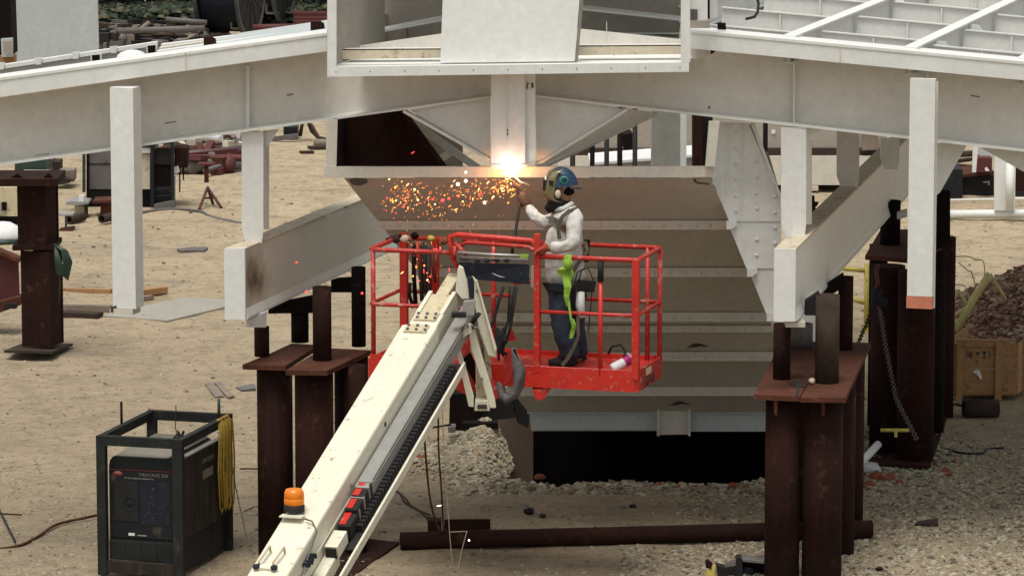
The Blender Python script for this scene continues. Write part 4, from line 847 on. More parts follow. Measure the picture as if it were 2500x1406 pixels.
def skin(name, verts, edges, mat, parent, sub=2, root=0, crumple=0.0):
    me = bpy.data.meshes.new(name); pts = [v[0] for v in verts]
    lo = min(p.z for p in pts); org = Vector((sum(p.x for p in pts) / len(pts), sum(p.y for p in pts) / len(pts), lo))
    me.from_pydata([p - org for p in pts], edges, []); me.materials.append(mat)
    o = bpy.data.objects.new(name, me); COL.objects.link(o); WO[o.name] = org
    o.parent = parent; o.location = org - (WO[parent.name] if parent else Vector())
    if not parent: o.location = org
    m = o.modifiers.new('skin', 'SKIN'); m.use_smooth_shade = True
    for i, v in enumerate(verts):
        r = v[1]; sv = me.skin_vertices[0].data[i]; sv.radius = (r, r) if isinstance(r, (int, float)) else r; sv.use_root = (i == root)
    s_ = o.modifiers.new('sub', 'SUBSURF'); s_.levels = sub; s_.render_levels = sub
    if crumple:
        tx = bpy.data.textures.new(name + '_folds', 'CLOUDS'); tx.noise_scale = .11; tx.noise_depth = 2
        d = o.modifiers.new('folds', 'DISPLACE'); d.texture = tx; d.strength = crumple; d.mid_level = .5; d.texture_coords = 'GLOBAL'
    return o
pc = P(1385, 890, 36.35)
per = thing('person', 'person in white shirt, jeans and blue hard hat, welding in the red basket', 'person', Vector((pc.x, pc.y, ZF)))
J = lambda x, y, d: P(x, y, d)
# one continuous body
bv = [(J(1384, 700, 36.35), .085), (J(1382, 640, 36.35), .10), (J(1382, 575, 36.35), .10), (J(1386, 528, 36.35), .09), (J(1380, 502, 36.35), .06), (J(1374, 480, 36.35), .075), (J(1370, 452, 36.35), .098), (J(1369, 432, 36.35), .085),
      (J(1400, 532, 36.17), .05), (J(1403, 598, 36.11), .050), (J(1343, 606, 36.06), .034), (J(1330, 606, 36.04), .036),          # near arm 8-11
      (J(1368, 530, 36.52), .05), (J(1322, 545, 36.63), .048), (J(1283, 502, 36.82), .034), (J(1274, 488, 36.86), .036),          # far arm 12-15
      (J(1368, 725, 36.24), .07), (J(1372, 800, 36.20), .07), (J(1392, 872, 36.23), .05), (J(1380, 888, 36.23), .045),            # near leg 16-19
      (J(1398, 725, 36.46), .07), (J(1402, 800, 36.46), .068), (J(1418, 868, 36.48), .05), (J(1405, 884, 36.48), .045)]            # far leg 20-23
be = [(0, 1), (1, 2), (2, 3), (3, 4), (4, 5), (5, 6), (6, 7), (3, 8), (8, 9), (9, 10), (10, 11), (3, 12), (12, 13), (13, 14), (14, 15), (0, 16), (16, 17), (17, 18), (18, 19), (0, 20), (20, 21), (21, 22), (22, 23)]
skin('body', bv, be, M['skin'], per)
# face features (mostly behind the mask)
fc = MB(); fc.ball(J(1345, 462, 36.35), .018, .014, .024, 8, 6); fc.ball(J(1350, 446, 36.31), .012, .014, .01, 8, 5); fc.ball(J(1350, 446, 36.39), .012, .014, .01, 8, 5); fc.ball(J(1348, 474, 36.35), .012, .024, .008, 8, 5); fc.build('face', M['skin'], per)
MB().ball(J(1378, 455, 36.24), .02, .012, .032, 9, 6).build('ear', M['skin'], per)
# shirt: torso plus both sleeves
sv = [(J(1383, 716, 36.35), (.20, .20)), (J(1380, 650, 36.35), .192), (J(1375, 600, 36.35), .188), (J(1380, 555, 36.35), .180), (J(1390, 520, 36.35), .125), (J(1383, 505, 36.35), .072),
      (J(1402, 535, 36.15), .085), (J(1402, 568, 36.10), .08), (J(1400, 598, 36.06), .072), (J(1368, 606, 36.04), .058), (J(1342, 606, 36.04), .052),
      (J(1366, 532, 36.54), .078), (J(1336, 545, 36.60), .068), (J(1318, 540, 36.64), .06), (J(1298, 518, 36.75), .052), (J(1287, 503, 36.81), .044)]
se_ = [(0, 1), (1, 2), (2, 3), (3, 4), (4, 5), (4, 6), (6, 7), (7, 8), (8, 9), (9, 10), (4, 11), (11, 12), (12, 13), (13, 14), (14, 15)]
skin('shirt', sv, se_, M['shirt'], per, 3, crumple=.045)
MB().path([J(1398, 496, 36.27), J(1376, 510, 36.22), J(1358, 512, 36.32), J(1352, 508, 36.42)], [.022, .026, .022, .018], 8).build('collar', M['shirt'], per)
# jeans
jv = [(J(1386, 684, 36.35), .15), (J(1368, 728, 36.23), .115), (J(1366, 765, 36.19), .10), (J(1370, 800, 36.18), .09), (J(1383, 840, 36.20), .092), (J(1398, 880, 36.22), .10),
      (J(1402, 728, 36.47), .11), (J(1402, 800, 36.46), .09), (J(1410, 840, 36.48), .09), (J(1420, 878, 36.48), .095)]
skin('jeans', jv, [(0, 1), (1, 2), (2, 3), (3, 4), (4, 5), (0, 6), (6, 7), (7, 8), (8, 9)], M['denim'], per, 3, crumple=.05)
bt = MB()
for (x, d) in ((1385, 36.23), (1408, 36.49)):
    b0 = Vector((P(x, 885, d).x, d, ZF + .03))
    q = MB().path([b0 + Vector((.08, 0, .03)), b0, b0 + Vector((-.10, 0, 0)), b0 + Vector((-.17, 0, -.005))], [.045, .052, .045, .03], 10); q.build('boot', M['black'], per)
# neck hood, mask and hard hat
MB().path([J(1380, 505, 36.35), J(1366, 495, 36.35), J(1350, 500, 36.35), J(1335, 515, 36.35)], [.085, .088, .07, .035], 12).build('neck_hood', M['black'], per)
hc = J(1372, 452, 36.35)
pr = []
for k in range(9):
    th = math.pi / 2 * k / 8; pr.append((.128 * math.cos(th), .165 * math.sin(th)))
hat = MB().lathe(hc, [(.130, -.004)] + pr, 24, Vector((-.10, 0, 1))); 
for i, v in enumerate(hat.v): hat.v[i] = (hc.x + (v[0] - hc.x) * 1.12, v[1], v[2])
ho = hat.build('hard_hat', M['hat'], per)
MB().prism([J(1392, 462, 36.23), J(1412, 461, 36.25), J(1419, 462, 36.35), J(1412, 461, 36.45), J(1392, 462, 36.47)], (0, 0, .012)).build('hat_brim', M['hat'], ho)
MB().lathe(J(1377, 436, 36.35) + Vector((.0, -.132, 0)), [(.038, 0), (.034, .010), (.026, .012)], 18, (0, -1, .35)).build('hat_sticker', M['hatgreen'], ho)
MB().ball(J(1388, 468, 36.30), .055, .05, .035, 10, 7, jit=.1).build('hair', M['darkrust'], per)
# mask: a curved shell in front of the face, open behind
mk = MB(); prof = [(1352, 412), (1338, 418), (1331, 432), (1327, 455), (1325, 478), (1331, 487), (1344, 490)]
rows = []
for (x, y) in prof:
    c0 = J(x, y, 36.35); row = []
    for k in range(13):
        a = -math.pi / 2 + math.pi * k / 12
        row.append(c0 + Vector((.105 * (1 - math.cos(a)) * .95, .118 * math.sin(a), 0)))
    rows.append(row)
vs_ = [q for r_ in rows for q in r_]; mk.add(vs_, [(i * 13 + k, i * 13 + k + 1, (i + 1) * 13 + k + 1, (i + 1) * 13 + k) for i in range(len(rows) - 1) for k in range(12)], True)
mo = mk.build('welding_mask', M['shield'], per); sm_ = mo.modifiers.new('solid', 'SOLIDIFY'); sm_.thickness = .008
MB().pp([(1326, 440), (1334, 440), (1333, 466), (1325, 466)], 36.29, .12).build('mask_window', M['black'], mo)
MB().pp([(1341, 440), (1352, 444), (1350, 456), (1340, 452)], 36.225, .01).build('mask_hinge', M['black'], mo)
MB().ball(J(1362, 474, 36.22), .027, .018, .038, 12, 8).build('ear_muff', M['dusty'], per)
# gloves: palm, four fingers and a thumb
def glove(wr, palm, dirf, side, thumb, mat, name, L=.085, curl=.6):
    vs = [(wr, .040), (palm, .042)]; es = [(0, 1)]
    for k in range(4):
        o = side * (k - 1.5) * .024; ll = L * (.85, 1.0, .95, .78)[k]
        a = palm + dirf * .03 + o; b_ = a + dirf * ll * .5 + thumb * .01; c_ = b_ + (dirf * (1 - curl) + thumb * curl).normalized() * ll * .5
        i = len(vs); vs += [(a, .014), (b_, .0125), (c_, .010)]; es += [(1, i), (i, i + 1), (i + 1, i + 2)]
    a = wr.lerp(palm, .6) + thumb * .035; b_ = a + (thumb + dirf).normalized() * .035; i = len(vs)
    vs += [(a, .015), (b_, .012)]; es += [(1, i), (i, i + 1)]
    return skin(name, vs, es, mat, per, 2)
w1 = J(1284, 500, 36.83); p1_ = J(1272, 478, 36.88); df = (J(1264, 452, 36.90) - J(1272, 478, 36.88)).normalized()
glove(w1, p1_, df, Vector((.35, .9, 0)).normalized(), Vector((-.8, 0, .1)), M['glove'], 'glove', .10, .5)
skin('glove_cuff', [(J(1291, 508, 36.79), .052), (J(1277, 487, 36.85), .056), (J(1270, 472, 36.885), .050)], [(0, 1), (1, 2)], M['glove'], per, 2)
w2 = J(1338, 606, 36.02); p2_ = J(1324, 604, 35.99)
glove(w2, p2_, Vector((-.8, -.1, -.35)).normalized(), Vector((.1, .9, .2)).normalized(), Vector((0, -.2, -1)), M['redglove'], 'glove', .08, .8)
skin('glove_cuff', [(J(1337, 606, 36.03), .045), (J(1322, 603, 36.0), .048)], [(0, 1)], M['redglove'], per, 2)
# harness straps lying on the shirt
def strap(px, wd=.035, mat='harness', name='strap', par=per, th=.008):
    g = MB(); pts = [P(*q) for q in px]
    for a, b_ in zip(pts[:-1], pts[1:]): g.bar(a, b_, wd, th, Vector((0, -1, 0)) if abs((b_ - a).normalized().y) < .8 else Z)
    return g.build(name, M[mat], par)
strap([(1410, 506, 36.24), (1392, 513, 36.14), (1372, 530, 36.12), (1362, 552, 36.13), (1366, 584, 36.14)], .036)
strap([(1360, 540, 36.14), (1346, 534, 36.16), (1338, 530, 36.22)], .045)
MB().box(P(1346, 537, 36.14), (.05, .02, .06)).build('buckle', M['greysteel'], per)
strap([(1428, 590, 36.30), (1434, 612, 36.24), (1424, 626, 36.2), (1400, 660, 36.13), (1392, 690, 36.13)], .036)
strap([(1434, 585, 36.35), (1430, 640, 36.36)], .05, 'darkrust')
MB().path([P(1342, 708, 36.14), P(1375, 712, 36.13), P(1412, 706, 36.18), P(1432, 700, 36.3)], .016, 8).build('belt', M['black'], per)
pch = MB().hexa([P(1408, 712, 36.08), P(1450, 714, 36.14), P(1450, 714, 36.3), P(1412, 712, 36.3)], [P(1408, 682, 36.08), P(1456, 686, 36.14), P(1456, 686, 36.3), P(1412, 682, 36.3)])
pch.build('tool_pouch', M['black'], per, bevel=.01)
MB().path([P(1418, 712, 36.12), P(1416, 745, 36.1), P(1422, 775, 36.1)], [.035, .045, .03], 8).build('white_rag', M['paper'], per)
for k, pts in enumerate(([(1412, 690, 36.06), (1420, 660, 36.04), (1436, 655, 36.06), (1447, 680, 36.06), (1443, 740, 36.04), (1436, 812, 36.04)], [(1408, 700, 36.08), (1404, 740, 36.05), (1407, 800, 36.06)], [(1428, 655, 36.1), (1410, 665, 36.08), (1400, 700, 36.08), (1398, 760, 36.06)])):
    MB().path([P(*q) for q in pts], .006, 6).build('belt_cord', M['black'], per)
# grey safety lanyard falling to the floor
ln_ = MB(); pts = [P(1410, 770, 36.06), P(1412, 820, 36.03), P(1400, 850, 36.02), P(1384, 878, 36.02), P(1372, 892, 36.02)]
for a, b_ in zip(pts[:-1], pts[1:]): ln_.bar(a, b_, .030, .008, Vector((0, -1, 0)))
ln_.build('grey_lanyard', M['harness'], per)
# lime strap on the front rail
dl_ = B(ux(1385, 0), 0, ZB).y
lm = thing('lime_strap', 'bright lime green webbing knotted on the front rail of the basket', 'strap', P(1385, 720, dl_ - .05))
def ribbon(px, wd, name):
    g = MB(); prev = None
    for i, (x, y) in enumerate(px):
        c = P(x, y, dl_ - .045 - .012 * math.sin(i * 1.7)); w_ = wd[i] * mpp(36) / 2; q = (c + Vector((-w_, 0.01 * math.sin(i), 0)), c + Vector((w_, -.012 * math.sin(i * 2), 0)))
        if prev: g.prism([prev[0], prev[1], q[1], q[0]], (0, .008, 0))
        prev = q
    return g.build(name, M['lime'], lm)
ribbon([(1388, 622), (1384, 640), (1390, 655), (1382, 672), (1386, 700), (1383, 725), (1386, 748)], [16, 22, 14, 18, 18, 13, 6], 'webbing')
ribbon([(1386, 650), (1372, 658), (1368, 668), (1380, 676)], [20, 22, 16, 14], 'webbing'); ribbon([(1392, 650), (1398, 670), (1388, 690), (1386, 720), (1394, 780), (1400, 800)], [6, 8, 7, 7, 5, 4], 'webbing')
ribbon([(1398, 778), (1402, 792), (1398, 810), (1394, 826)], [4, 9, 12, 8], 'webbing')
MB().ball(P(1387, 645, dl_ - .05), .045, .03, .05, 9, 6, jit=.3).build('knot', M['lime'], lm)

# torch, arc and sparks
tc = thing('welding_torch', 'dark welding torch with a hose held up to the seam by the welder', 'torch', P(1268, 470, 36.88))
MB().path([P(1290, 452, 36.9), P(1270, 445, 36.93), P(1258, 432, 36.97), P(1252, 424, 37.0)], .010, 8).build('torch_neck', M['creamold'], tc)
MB().path([P(1270, 485, 36.86), P(1266, 520, 36.7), P(1258, 570, 36.55), P(1252, 600, 36.45), P(1250, 622, 36.4)], .014, 8).build('torch_hose', M['black'], tc)
arc_p = P(1247, 419, 36.93)
arc = tag(MB().ball(arc_p + Vector((0, -.03, 0)), .046, .03, .04, 12, 8, jit=.35).build('welding_arc', emit('arc_glow', (1, .88, .95), 30)), 'brilliant white welding arc at the foot of the centre column', 'welding arc')
fl_ = MB()
for k in range(26):
    a = rnd.uniform(0, 6.28); r_ = rnd.uniform(.04, .12)
    fl_.ball(arc_p + Vector((math.cos(a) * r_, rnd.uniform(-.02, .02), math.sin(a) * r_ * .7)), rnd.uniform(.003, .009), n=6, m=4)
for k in range(5):
    fl_.ball(arc_p + Vector((rnd.uniform(-.05, .05), .01, rnd.uniform(-.02, .03))), rnd.uniform(.018, .028), n=7, m=5)
tag(fl_.build('arc_flare', emit('arc_flare', (1, .55, .15), 9)), 'small orange flames and spatter round the white welding arc', 'flame', kind='stuff')
ld = bpy.data.lights.new('arc_light', 'POINT'); lo_ = bpy.data.objects.new('arc_light', ld); COL.objects.link(lo_); lo_.location = arc_p + Vector((0, .035, -.01))
ld.energy = 6.5; ld.color = (1.0, .40, .11); ld.shadow_soft_size = .02
sk = MB(); mats = [emit('spark_orange', (1, .28, .04), 2.2), emit('spark_red', (1, .05, .05), 2.2), emit('spark_yellow', (1, .62, .2), 3), emit('spark_white', (1, .85, .6), 6), emit('spark_dim', (.7, .2, .06), .8)]
def spk(x, y, d, r, mi):
    st = rnd.random() < .55 and r < .0075; an = rnd.gauss(-.5, .6)
    sk.ball(P(x, y, d), r * (rnd.uniform(1.8, 4.2) if st else 1.1), r * .7, r * (.6 if st else 1.1), 6, 4, mi=mi, rot=Matrix.Rotation(an, 3, 'Y'))
for k in range(280):                     # fan to the left under the rim
    t = rnd.choice((rnd.random(), rnd.gauss(.25, .08), rnd.gauss(.62, .1), rnd.gauss(.85, .05))); x = 1235 - 300 * min(max(t, 0), 1.05) + rnd.gauss(0, 8); ym = 450 + 34 * math.sin(min(max(t, 0), 1) * 2.4); y = ym + rnd.gauss(0, 14 + 13 * max(t, 0))
    if y < 437 or y > 560: continue
    spk(x, y, 37.0 + rnd.uniform(-.15, .05), rnd.choice((.0025, .003, .003, .004, .004, .007)), rnd.choice((0, 0, 4, 4, 4, 4, 2, 1)))
for k in range(90):
    spk(rnd.gauss(1232, 22), rnd.gauss(455, 16), 36.95, rnd.choice((.003, .004, .006)), rnd.choice((0, 0, 2, 4)))
for (x, y, r_, mi) in ((1137, 442, .013, 3), (1118, 450, .014, 3), (1137, 421, .010, 3), (1080, 490, .014, 1), (1096, 485, .012, 1), (1183, 495, .012, 3), (1012, 463, .010, 2), (965, 458, .010, 0), (945, 484, .008, 1), (958, 490, .007, 0), (1020, 488, .009, 2), (1120, 480, .009, 1), (1008, 373, .006, 1), (1072, 1234, .006, 3), (1145, 1318, .007, 3),
                        (724, 641, .008, 1), (748, 712, .011, 1), (884, 716, .010, 1)):
    spk(x, y, 36.9 if y < 1000 and x > 900 else (36.5 if y < 1000 else 37), r_, mi)
for k in range(32): spk(rnd.gauss(1045, 26), rnd.uniform(585, 700), 36.6 + rnd.uniform(-.2, .2), rnd.choice((.003, .004, .006, .008)), rnd.choice((0, 1, 1, 2, 4, 4)))
for k in range(40): spk(rnd.uniform(930, 1230), rnd.uniform(470, 600), 36.9, rnd.choice((.0025, .0035)), rnd.choice((0, 1, 4, 4)))
tag(sk.build('weld_sparks', mats, fix=False), 'shower of orange and red welding sparks falling left of the arc', 'sparks', kind='stuff')
# ================================================================== engine welder in its cage
o0 = H(239, 1402, 0); Vd = H(583, 1330, 0) - H(460, 1406, 0); Vd.z = 0; VL = Vd.length; Vd.normalize(); Ud = Vector((Vd.y, -Vd.x, 0)); WW = .825
def K(u, v, z): return o0 + Ud * u + Vd * v + Z * z
KH = 1.285
wc = thing('welder_generator', 'black engine-driven welding machine standing in a grimy steel cage on the sand', 'welding machine', K(WW / 2, VL / 2, 0))
def kb(u0, u1, v0, v1, z0, z1, name, mat, bev=0.0, par=None):
    return MB().hexa([K(u0, v0, z0), K(u1, v0, z0), K(u1, v1, z0), K(u0, v1, z0)], [K(u0, v0, z1), K(u1, v0, z1), K(u1, v1, z1), K(u0, v1, z1)]).build(name, M[mat], par or wc, bevel=bev)
pw = .085
for (u, v) in ((0, 0), (WW - pw - .01, 0), (0, VL - pw), (WW - pw, VL - pw)): kb(u, u + pw + (.01 if u and not v else 0), v, v + pw * .8, .0, KH - .086, 'cage_post', 'cagepaint')
kb(0, WW, 0, .07, KH - .085, KH, 'cage_rail', 'cagepaint'); kb(0, WW, VL - .07, VL, KH - .085, KH, 'cage_rail', 'cagepaint')
kb(0, .06, .071, VL - .071, KH - .08, KH - .002, 'cage_rail', 'cagepaint'); kb(WW - .06, WW, .071, VL - .071, KH - .08, KH - .002, 'cage_rail', 'cagepaint')
kb(.02, WW - .01, .01, .08, .02, .13, 'cage_sill', 'casedust')
case = kb(.085, WW - .115, .10, VL - .1, .15, 1.0, 'case_body', 'charcoal')
hd = MB(); prof_ = [(.09, .98), (.10, 1.05), (.13, 1.085), (WW - .19, 1.085), (WW - .14, 1.05), (WW - .115, .97)]
hd.prism([K(u, .085, z) for u, z in prof_], Vd * (VL - .25)); hd.build('case_hood', M['charcoal'], wc)
lid = MB(); lid.hexa([K(.14, .13, 1.087), K(WW - .17, .13, 1.087), K(WW - .17, VL - .2, 1.087), K(.14, VL - .2, 1.087)], [K(.15, .15, 1.10), K(WW - .18, .15, 1.10), K(WW - .18, VL - .25, 1.11), K(.15, VL - .25, 1.11)]); lid.build('lid', M['panelgrey'], wc)
kb(.095, WW - .12, .075, .099, .335, .965, 'front_panel', 'charcoal', .01); kb(.09, WW - .115, .06, .098, .135, .315, 'lower_panel', 'cagepaint', .006)
kb(.09, WW - .115, .07, .08, .318, .330, 'panel_gap', 'black')
rec = kb(.145, .375, .068, .0745, .50, .87, 'radiator_recess', 'black')
MB().lathe(K(.295, .067, .66), [(.07, 0), (.066, .003), (.062, 0), (.02, 0), (.015, .004), (0, .004)], 24, -Vd).build('recess_ring', M['charcoal'], rec)
kb(.40, .68, .072, .0745, .47, .87, 'control_panel', 'bluegrey')
kb(.25, WW - .05, VL - .035, VL - .02, .02, .95, 'rear_plate', 'black'); kb(WW - .06, WW - .04, .9, VL - .08, .03, .42, 'side_tank', 'black')
st_ = kb(.10, WW - .13, .071, .0845, .968, .975, 'red_stripe', 'redbeam')
for k in range(3): kb(.24 + k * .15, .25 + k * .15, .055, .0595, .14, .31, 'panel_rib', 'black')
text('VANTAGE 500', .042, K(.525, .0725, .932), (R(90), 0, math.atan2(Ud.y, Ud.x)), 'lettering', M['panelgrey'], wc, xs=1.05)
text('DC ARC WELDING GENERATOR', .020, K(.385, .0725, .896), (R(90), 0, math.atan2(Ud.y, Ud.x)), 'small_lettering', M['galv'], wc, xs=.95)
lg = MB().lathe(K(.18, .0742, .935), [(.036, 0), (.034, .003), (0, .003)], 20, -Vd)
ob = lg.build('logo_badge', surf('dull_red_badge', (.28, .05, .04), None, .6), wc); ob.scale = (1.25, 1, .62)
ob.location = ob.location + Z * .012
kb(.16, .20, .0702, .0712, .944, .950, 'badge_line', 'galv')
kb(.275, .335, .072, .0745, .365, .39, 'label_plate', 'paper'); kb(.36, .45, .072, .0745, .366, .376, 'label_plate', 'galv')
# right side panel and markings
kb(WW - .05, WW - .035, .075, VL - .08, .34, 1.08, 'side_panel', 'casedust'); kb(WW - .06, WW - .045, .075, VL - .08, .04, .335, 'side_base', 'black'); kb(WW - .114, WW - .051, .3, VL - .1, 1.06, 1.08, 'side_shelf', 'panelgrey')
for v in (.45, .86, 1.25): kb(WW - .0345, WW - .032, v, v + .012, .35, 1.07, 'side_seam', 'black')
kb(WW - .0345, WW - .031, .62, .95, .90, 1.03, 'side_sticker', 'black')
text('LINCOLN', .07, K(WW - .030, .785, .965), (R(90), 0, math.atan2(Vd.y, Vd.x)), 'lettering', M['panelgrey'], wc)
kb(WW - .0345, WW - .031, .65, .92, .80, .88, 'side_sticker', 'panelgrey')
# rods rising from the cage, coil, cable
MB().tube(K(.0, .66, KH - .05), K(.0, .66, KH + .20), .012).build('upright_pin', M['rust'], wc)
MB().tube(K(WW - .03, 1.10, KH - .02), K(WW - .03, 1.10, KH + .19), .014).build('upright_pin', M['darkgreen'], wc)
cc_ = MB()
for k in range(9):
    u = WW + .015 + .008 * (k % 3); v = 1.02 + k * .032; b_ = .42 + rnd.uniform(-.03, .1); wd = .05 + rnd.uniform(0, .03)
    cc_.path([K(WW - .02, v, KH + .01), K(u, v - wd * .4, KH - .08), K(u, v - wd, KH - .45), K(u, v - wd * .5, b_ + .05), K(u, v, b_), K(u, v + wd * .7, b_ + .06), K(u, v + wd, KH - .4), K(u, v + wd * .4, KH - .06), K(WW - .02, v + .01, KH + .012)], .009, 6)
tag(cc_.build('yellow_cord_coil', M['cordyellow']), 'yellow cord looped over the right rail of the welding machine cage', 'cord')
tg = MB()
for k in range(8): tg.path([K(.50 + rnd.uniform(-.05, .05), .75 + rnd.uniform(-.06, .06), 1.12), K(.5 + rnd.uniform(-.06, .06), .78 + rnd.uniform(-.08, .08), 1.15 + rnd.uniform(0, .05)), K(.52 + rnd.uniform(-.05, .05), .74 + rnd.uniform(-.06, .06), 1.13)], .012, 6)
tg.path([K(.52, .78, 1.15), K(.4, 1.0, 1.2), K(.30, 1.3, KH + .0), K(.28, 1.35, KH + .06)], .005, 5)
tag(tg.build('tangled_lead', M['black']), 'small tangle of black lead lying on top of the welding machine', 'lead')
tag(MB().path([K(WW, 1.3, KH - .3), K(WW + .05, 1.32, .6), K(WW + .22, 1.2, .05), K(WW + .3, 1.15, .02)], .006, 6).build('loose_wire', M['greysteel']), 'thin wire running from the welding machine cage to the ground', 'wire')
for k, px in enumerate(([(585, 1147), (610, 1146), (630, 1147)], [(585, 1268), (605, 1262), (630, 1260)], [(585, 1262), (600, 1250), (620, 1240), (632, 1240)])):
    tag(MB().path([H(x, y) + Z * .012 for x, y in px], .009, 6).build('ground_wire', M['greypipe']), ['dark wire on the sand between the cage and the left pipe stand, uppermost', 'dark wire on the sand between the cage and the left pipe stand, lowest', 'kinked dark wire on the sand beside the cage foot'][k], 'wire')
yl = MB()
for k in range(5): yl.path([H(470 + rnd.uniform(0, 25), 1362 + rnd.uniform(-4, 4)) + Z * .02, H(484 + rnd.uniform(-5, 10), 1356) + Z * .04, H(490 + rnd.uniform(-5, 10), 1364) + Z * .02], .010, 5)
tag(yl.build('small_yellow_tangle', M['greypipe']), 'small dusty cord tangle on the ground at the cage foot', 'cord')

# ================================================================== things lying on the yard
def gpath(px, r, n=7): return MB().path([H(x, y) + Z * (r * .8) for x, y in px], r, n)
def smoothpx(px, k=4):
    out = []
    for i in range(len(px) - 1):
        p0 = px[max(i - 1, 0)]; p1 = px[i]; p2 = px[i + 1]; p3 = px[min(i + 2, len(px) - 1)]
        for j in range(k):
            t = j / k; out.append(tuple(.5 * (2 * p1[a] + (p2[a] - p0[a]) * t + (2 * p0[a] - 5 * p1[a] + 4 * p2[a] - p3[a]) * t * t + (3 * p1[a] - p0[a] - 3 * p2[a] + p3[a]) * t ** 3) for a in (0, 1)))
    return out + [px[-1]]
def lay(name, label, cat, mb, mat, group=None): return tag(mb.build(name, M[mat] if isinstance(mat, str) else mat), label, cat, group)
lay('ground_hose', 'brown hose snaking across the sand left of the welding machine', 'hose', gpath(smoothpx([(-60, 1352), (0, 1342), (50, 1333), (95, 1310), (130, 1286), (165, 1275), (200, 1268), (236, 1260)]), .014), 'rustlight')
lay('blue_rod', 'thin blue grey rod lying at the left edge of the yard', 'rod', MB().path([H(-20, 1210) + Z * .02, H(38, 1330) + Z * .03], .010, 6), 'bluegrey'); lay('rusty_rod', 'short rusty rod lying across the blue grey rod', 'rod', MB().path([H(-20, 1262) + Z * .04, H(54, 1261) + Z * .02], .009, 6), 'rustlight')
for k, px in enumerate(([(500, 940), (515, 936), (546, 970), (526, 973)], [(522, 936), (536, 934), (572, 970), (556, 974)])):
    lay('board', ['pale board on the sand behind the welding machine, left of the pair', 'pale board on the sand behind the welding machine, right of the pair'][k], 'board', MB().prism([H(*q) for q in px], (0, 0, .022)), 'greywood', 'boards behind the welding machine')
lay('thin_plate', 'thin grey steel strip on the sand left of the pipe stand', 'steel strip', MB().prism([H(575, 948), (H(622, 940)), H(624, 952), H(590, 956)], (0, 0, .02)), 'greysteel')
lay('ground_sheet', 'flat grey steel sheet lying on the sand beyond the hanging left post', 'steel sheet', MB().prism([H(250, 776), H(300, 762), H(452, 732), H(560, 736), H(560, 752), H(410, 788), H(330, 782)], (0, 0, .03)), 'sheetgrey')
for k, (a, b_, wd, th, mt, lb_) in enumerate((((130, 713), (272, 717), .10, .06, 'wood', 'orange brown plank on the sand behind the far left stand'), ((338, 722), (402, 714), .14, .08, 'wood', 'short brown plank end right of the hanging left post'), ((130, 757), (272, 761), .12, .08, 'greywood', 'grey plank on the sand beside the flat sheet'), ((130, 772), (246, 777), .2, .07, 'greypipe', 'dark flat bar nearest the far left stand foot'), ((340, 733), (372, 730), .1, .05, 'greywood', 'small timber offcut above the flat sheet'))):
    lay('plank', lb_, 'plank', MB().bar(H(*a) + Z * th / 2, H(*b_) + Z * th / 2, wd, th), mt, 'planks near the flat sheet')
lay('dark_rag', 'flat dark rag strip on the open sand between the white posts', 'rag', MB().prism([H(432, 612), H(470, 607), H(508, 609), H(500, 616), H(440, 617)], (0, 0, .03)), 'greysteel')
lay('air_hose', 'dark hose running from the far cabinet across the sand', 'hose', gpath(smoothpx([(345, 522), (380, 517), (430, 513), (490, 519), (510, 530), (560, 543), (600, 549)]), .022), 'greysteel')
# long rusty pipe and offcuts under the basket
lp = MB(); a = H(978, 1342) + Z * .085; b_ = H(2128, 1312) + Z * .085; lp.pipe(a, b_, .085, .012, 20)
lay('long_pipe', 'long rusty pipe lying on the ground below the hopper pit', 'pipe', lp, 'rust')
MBc = MB(); MBc.bar(H(1085, 1292) + Z * .05, H(1197, 1291) + Z * .05, .02, .10); MBc.bar(H(1085, 1288) + Z * .01, H(1197, 1287) + Z * .01, .10, .02)
lay('angle_offcut', 'short rusty angle offcut behind the left end of the long pipe', 'steel offcut', MBc, 'rust')
lay('wood_block', 'dark block leaning on the left end of the long pipe', 'block', MB().hexa([H(1044, 1297), H(1078, 1299), H(1078, 1290), H(1046, 1288)], [q + Z * .11 for q in (H(1044, 1297), H(1078, 1299), H(1078, 1290), H(1046, 1288))]), 'rust')
for k, (px, dd, r) in enumerate((([(1035, 1045), (1040, 1120), (1052, 1230), (1076, 1302)], 37.6, .011), ([(1070, 985), (1071, 1100), (1078, 1200), (1083, 1300)], 37.6, .010), ([(1080, 985), (1084, 1110), (1092, 1220), (1100, 1330), (1108, 1400)], 37.0, .004), ([(1140, 1296), (1128, 1340), (1116, 1398)], 36.8, .004), ([(1100, 1298), (1141, 1296)], 36.9, .004))):
    lay('hanging_wire', ['thick rusty cable falling from the jib to the long pipe, left of two', 'thick rusty cable falling from the jib to the long pipe, right of two', 'very thin wire hanging right of the two rusty cables', 'thin wire slanting down in front of the long pipe', 'thin wire resting across the top of the long pipe'][k], 'cable', MB().path([P(x, y, dd) for x, y in smoothpx(px)], r, 6), 'rustlight' if k < 2 else 'dusty')
lay('thin_crossbar', 'thin dark rod between the boom and the block left of the pit', 'rod', MB().path([P(1030, 1048, 37.8), P(1100, 1036, 38.5)], .009, 6), 'darkrust')
lay('ground_cable', 'double brown cable looping on the ground left of the long pipe', 'cable', gpath(smoothpx([(955, 1192), (975, 1205), (990, 1228), (1025, 1248), (1045, 1268)]), .010), 'greypipe')
lay('ground_cable', 'thin brown cable beside the double one left of the long pipe', 'cable', gpath(smoothpx([(962, 1196), (985, 1212), (1010, 1240), (1050, 1258)]), .008), 'greypipe')
lay('steel_sliver', 'thin steel sliver on the ground right of the left stand base', 'steel strip', MB().bar(H(925, 1360) + Z * .01, H(972, 1322) + Z * .02, .05, .02), 'greysteel')
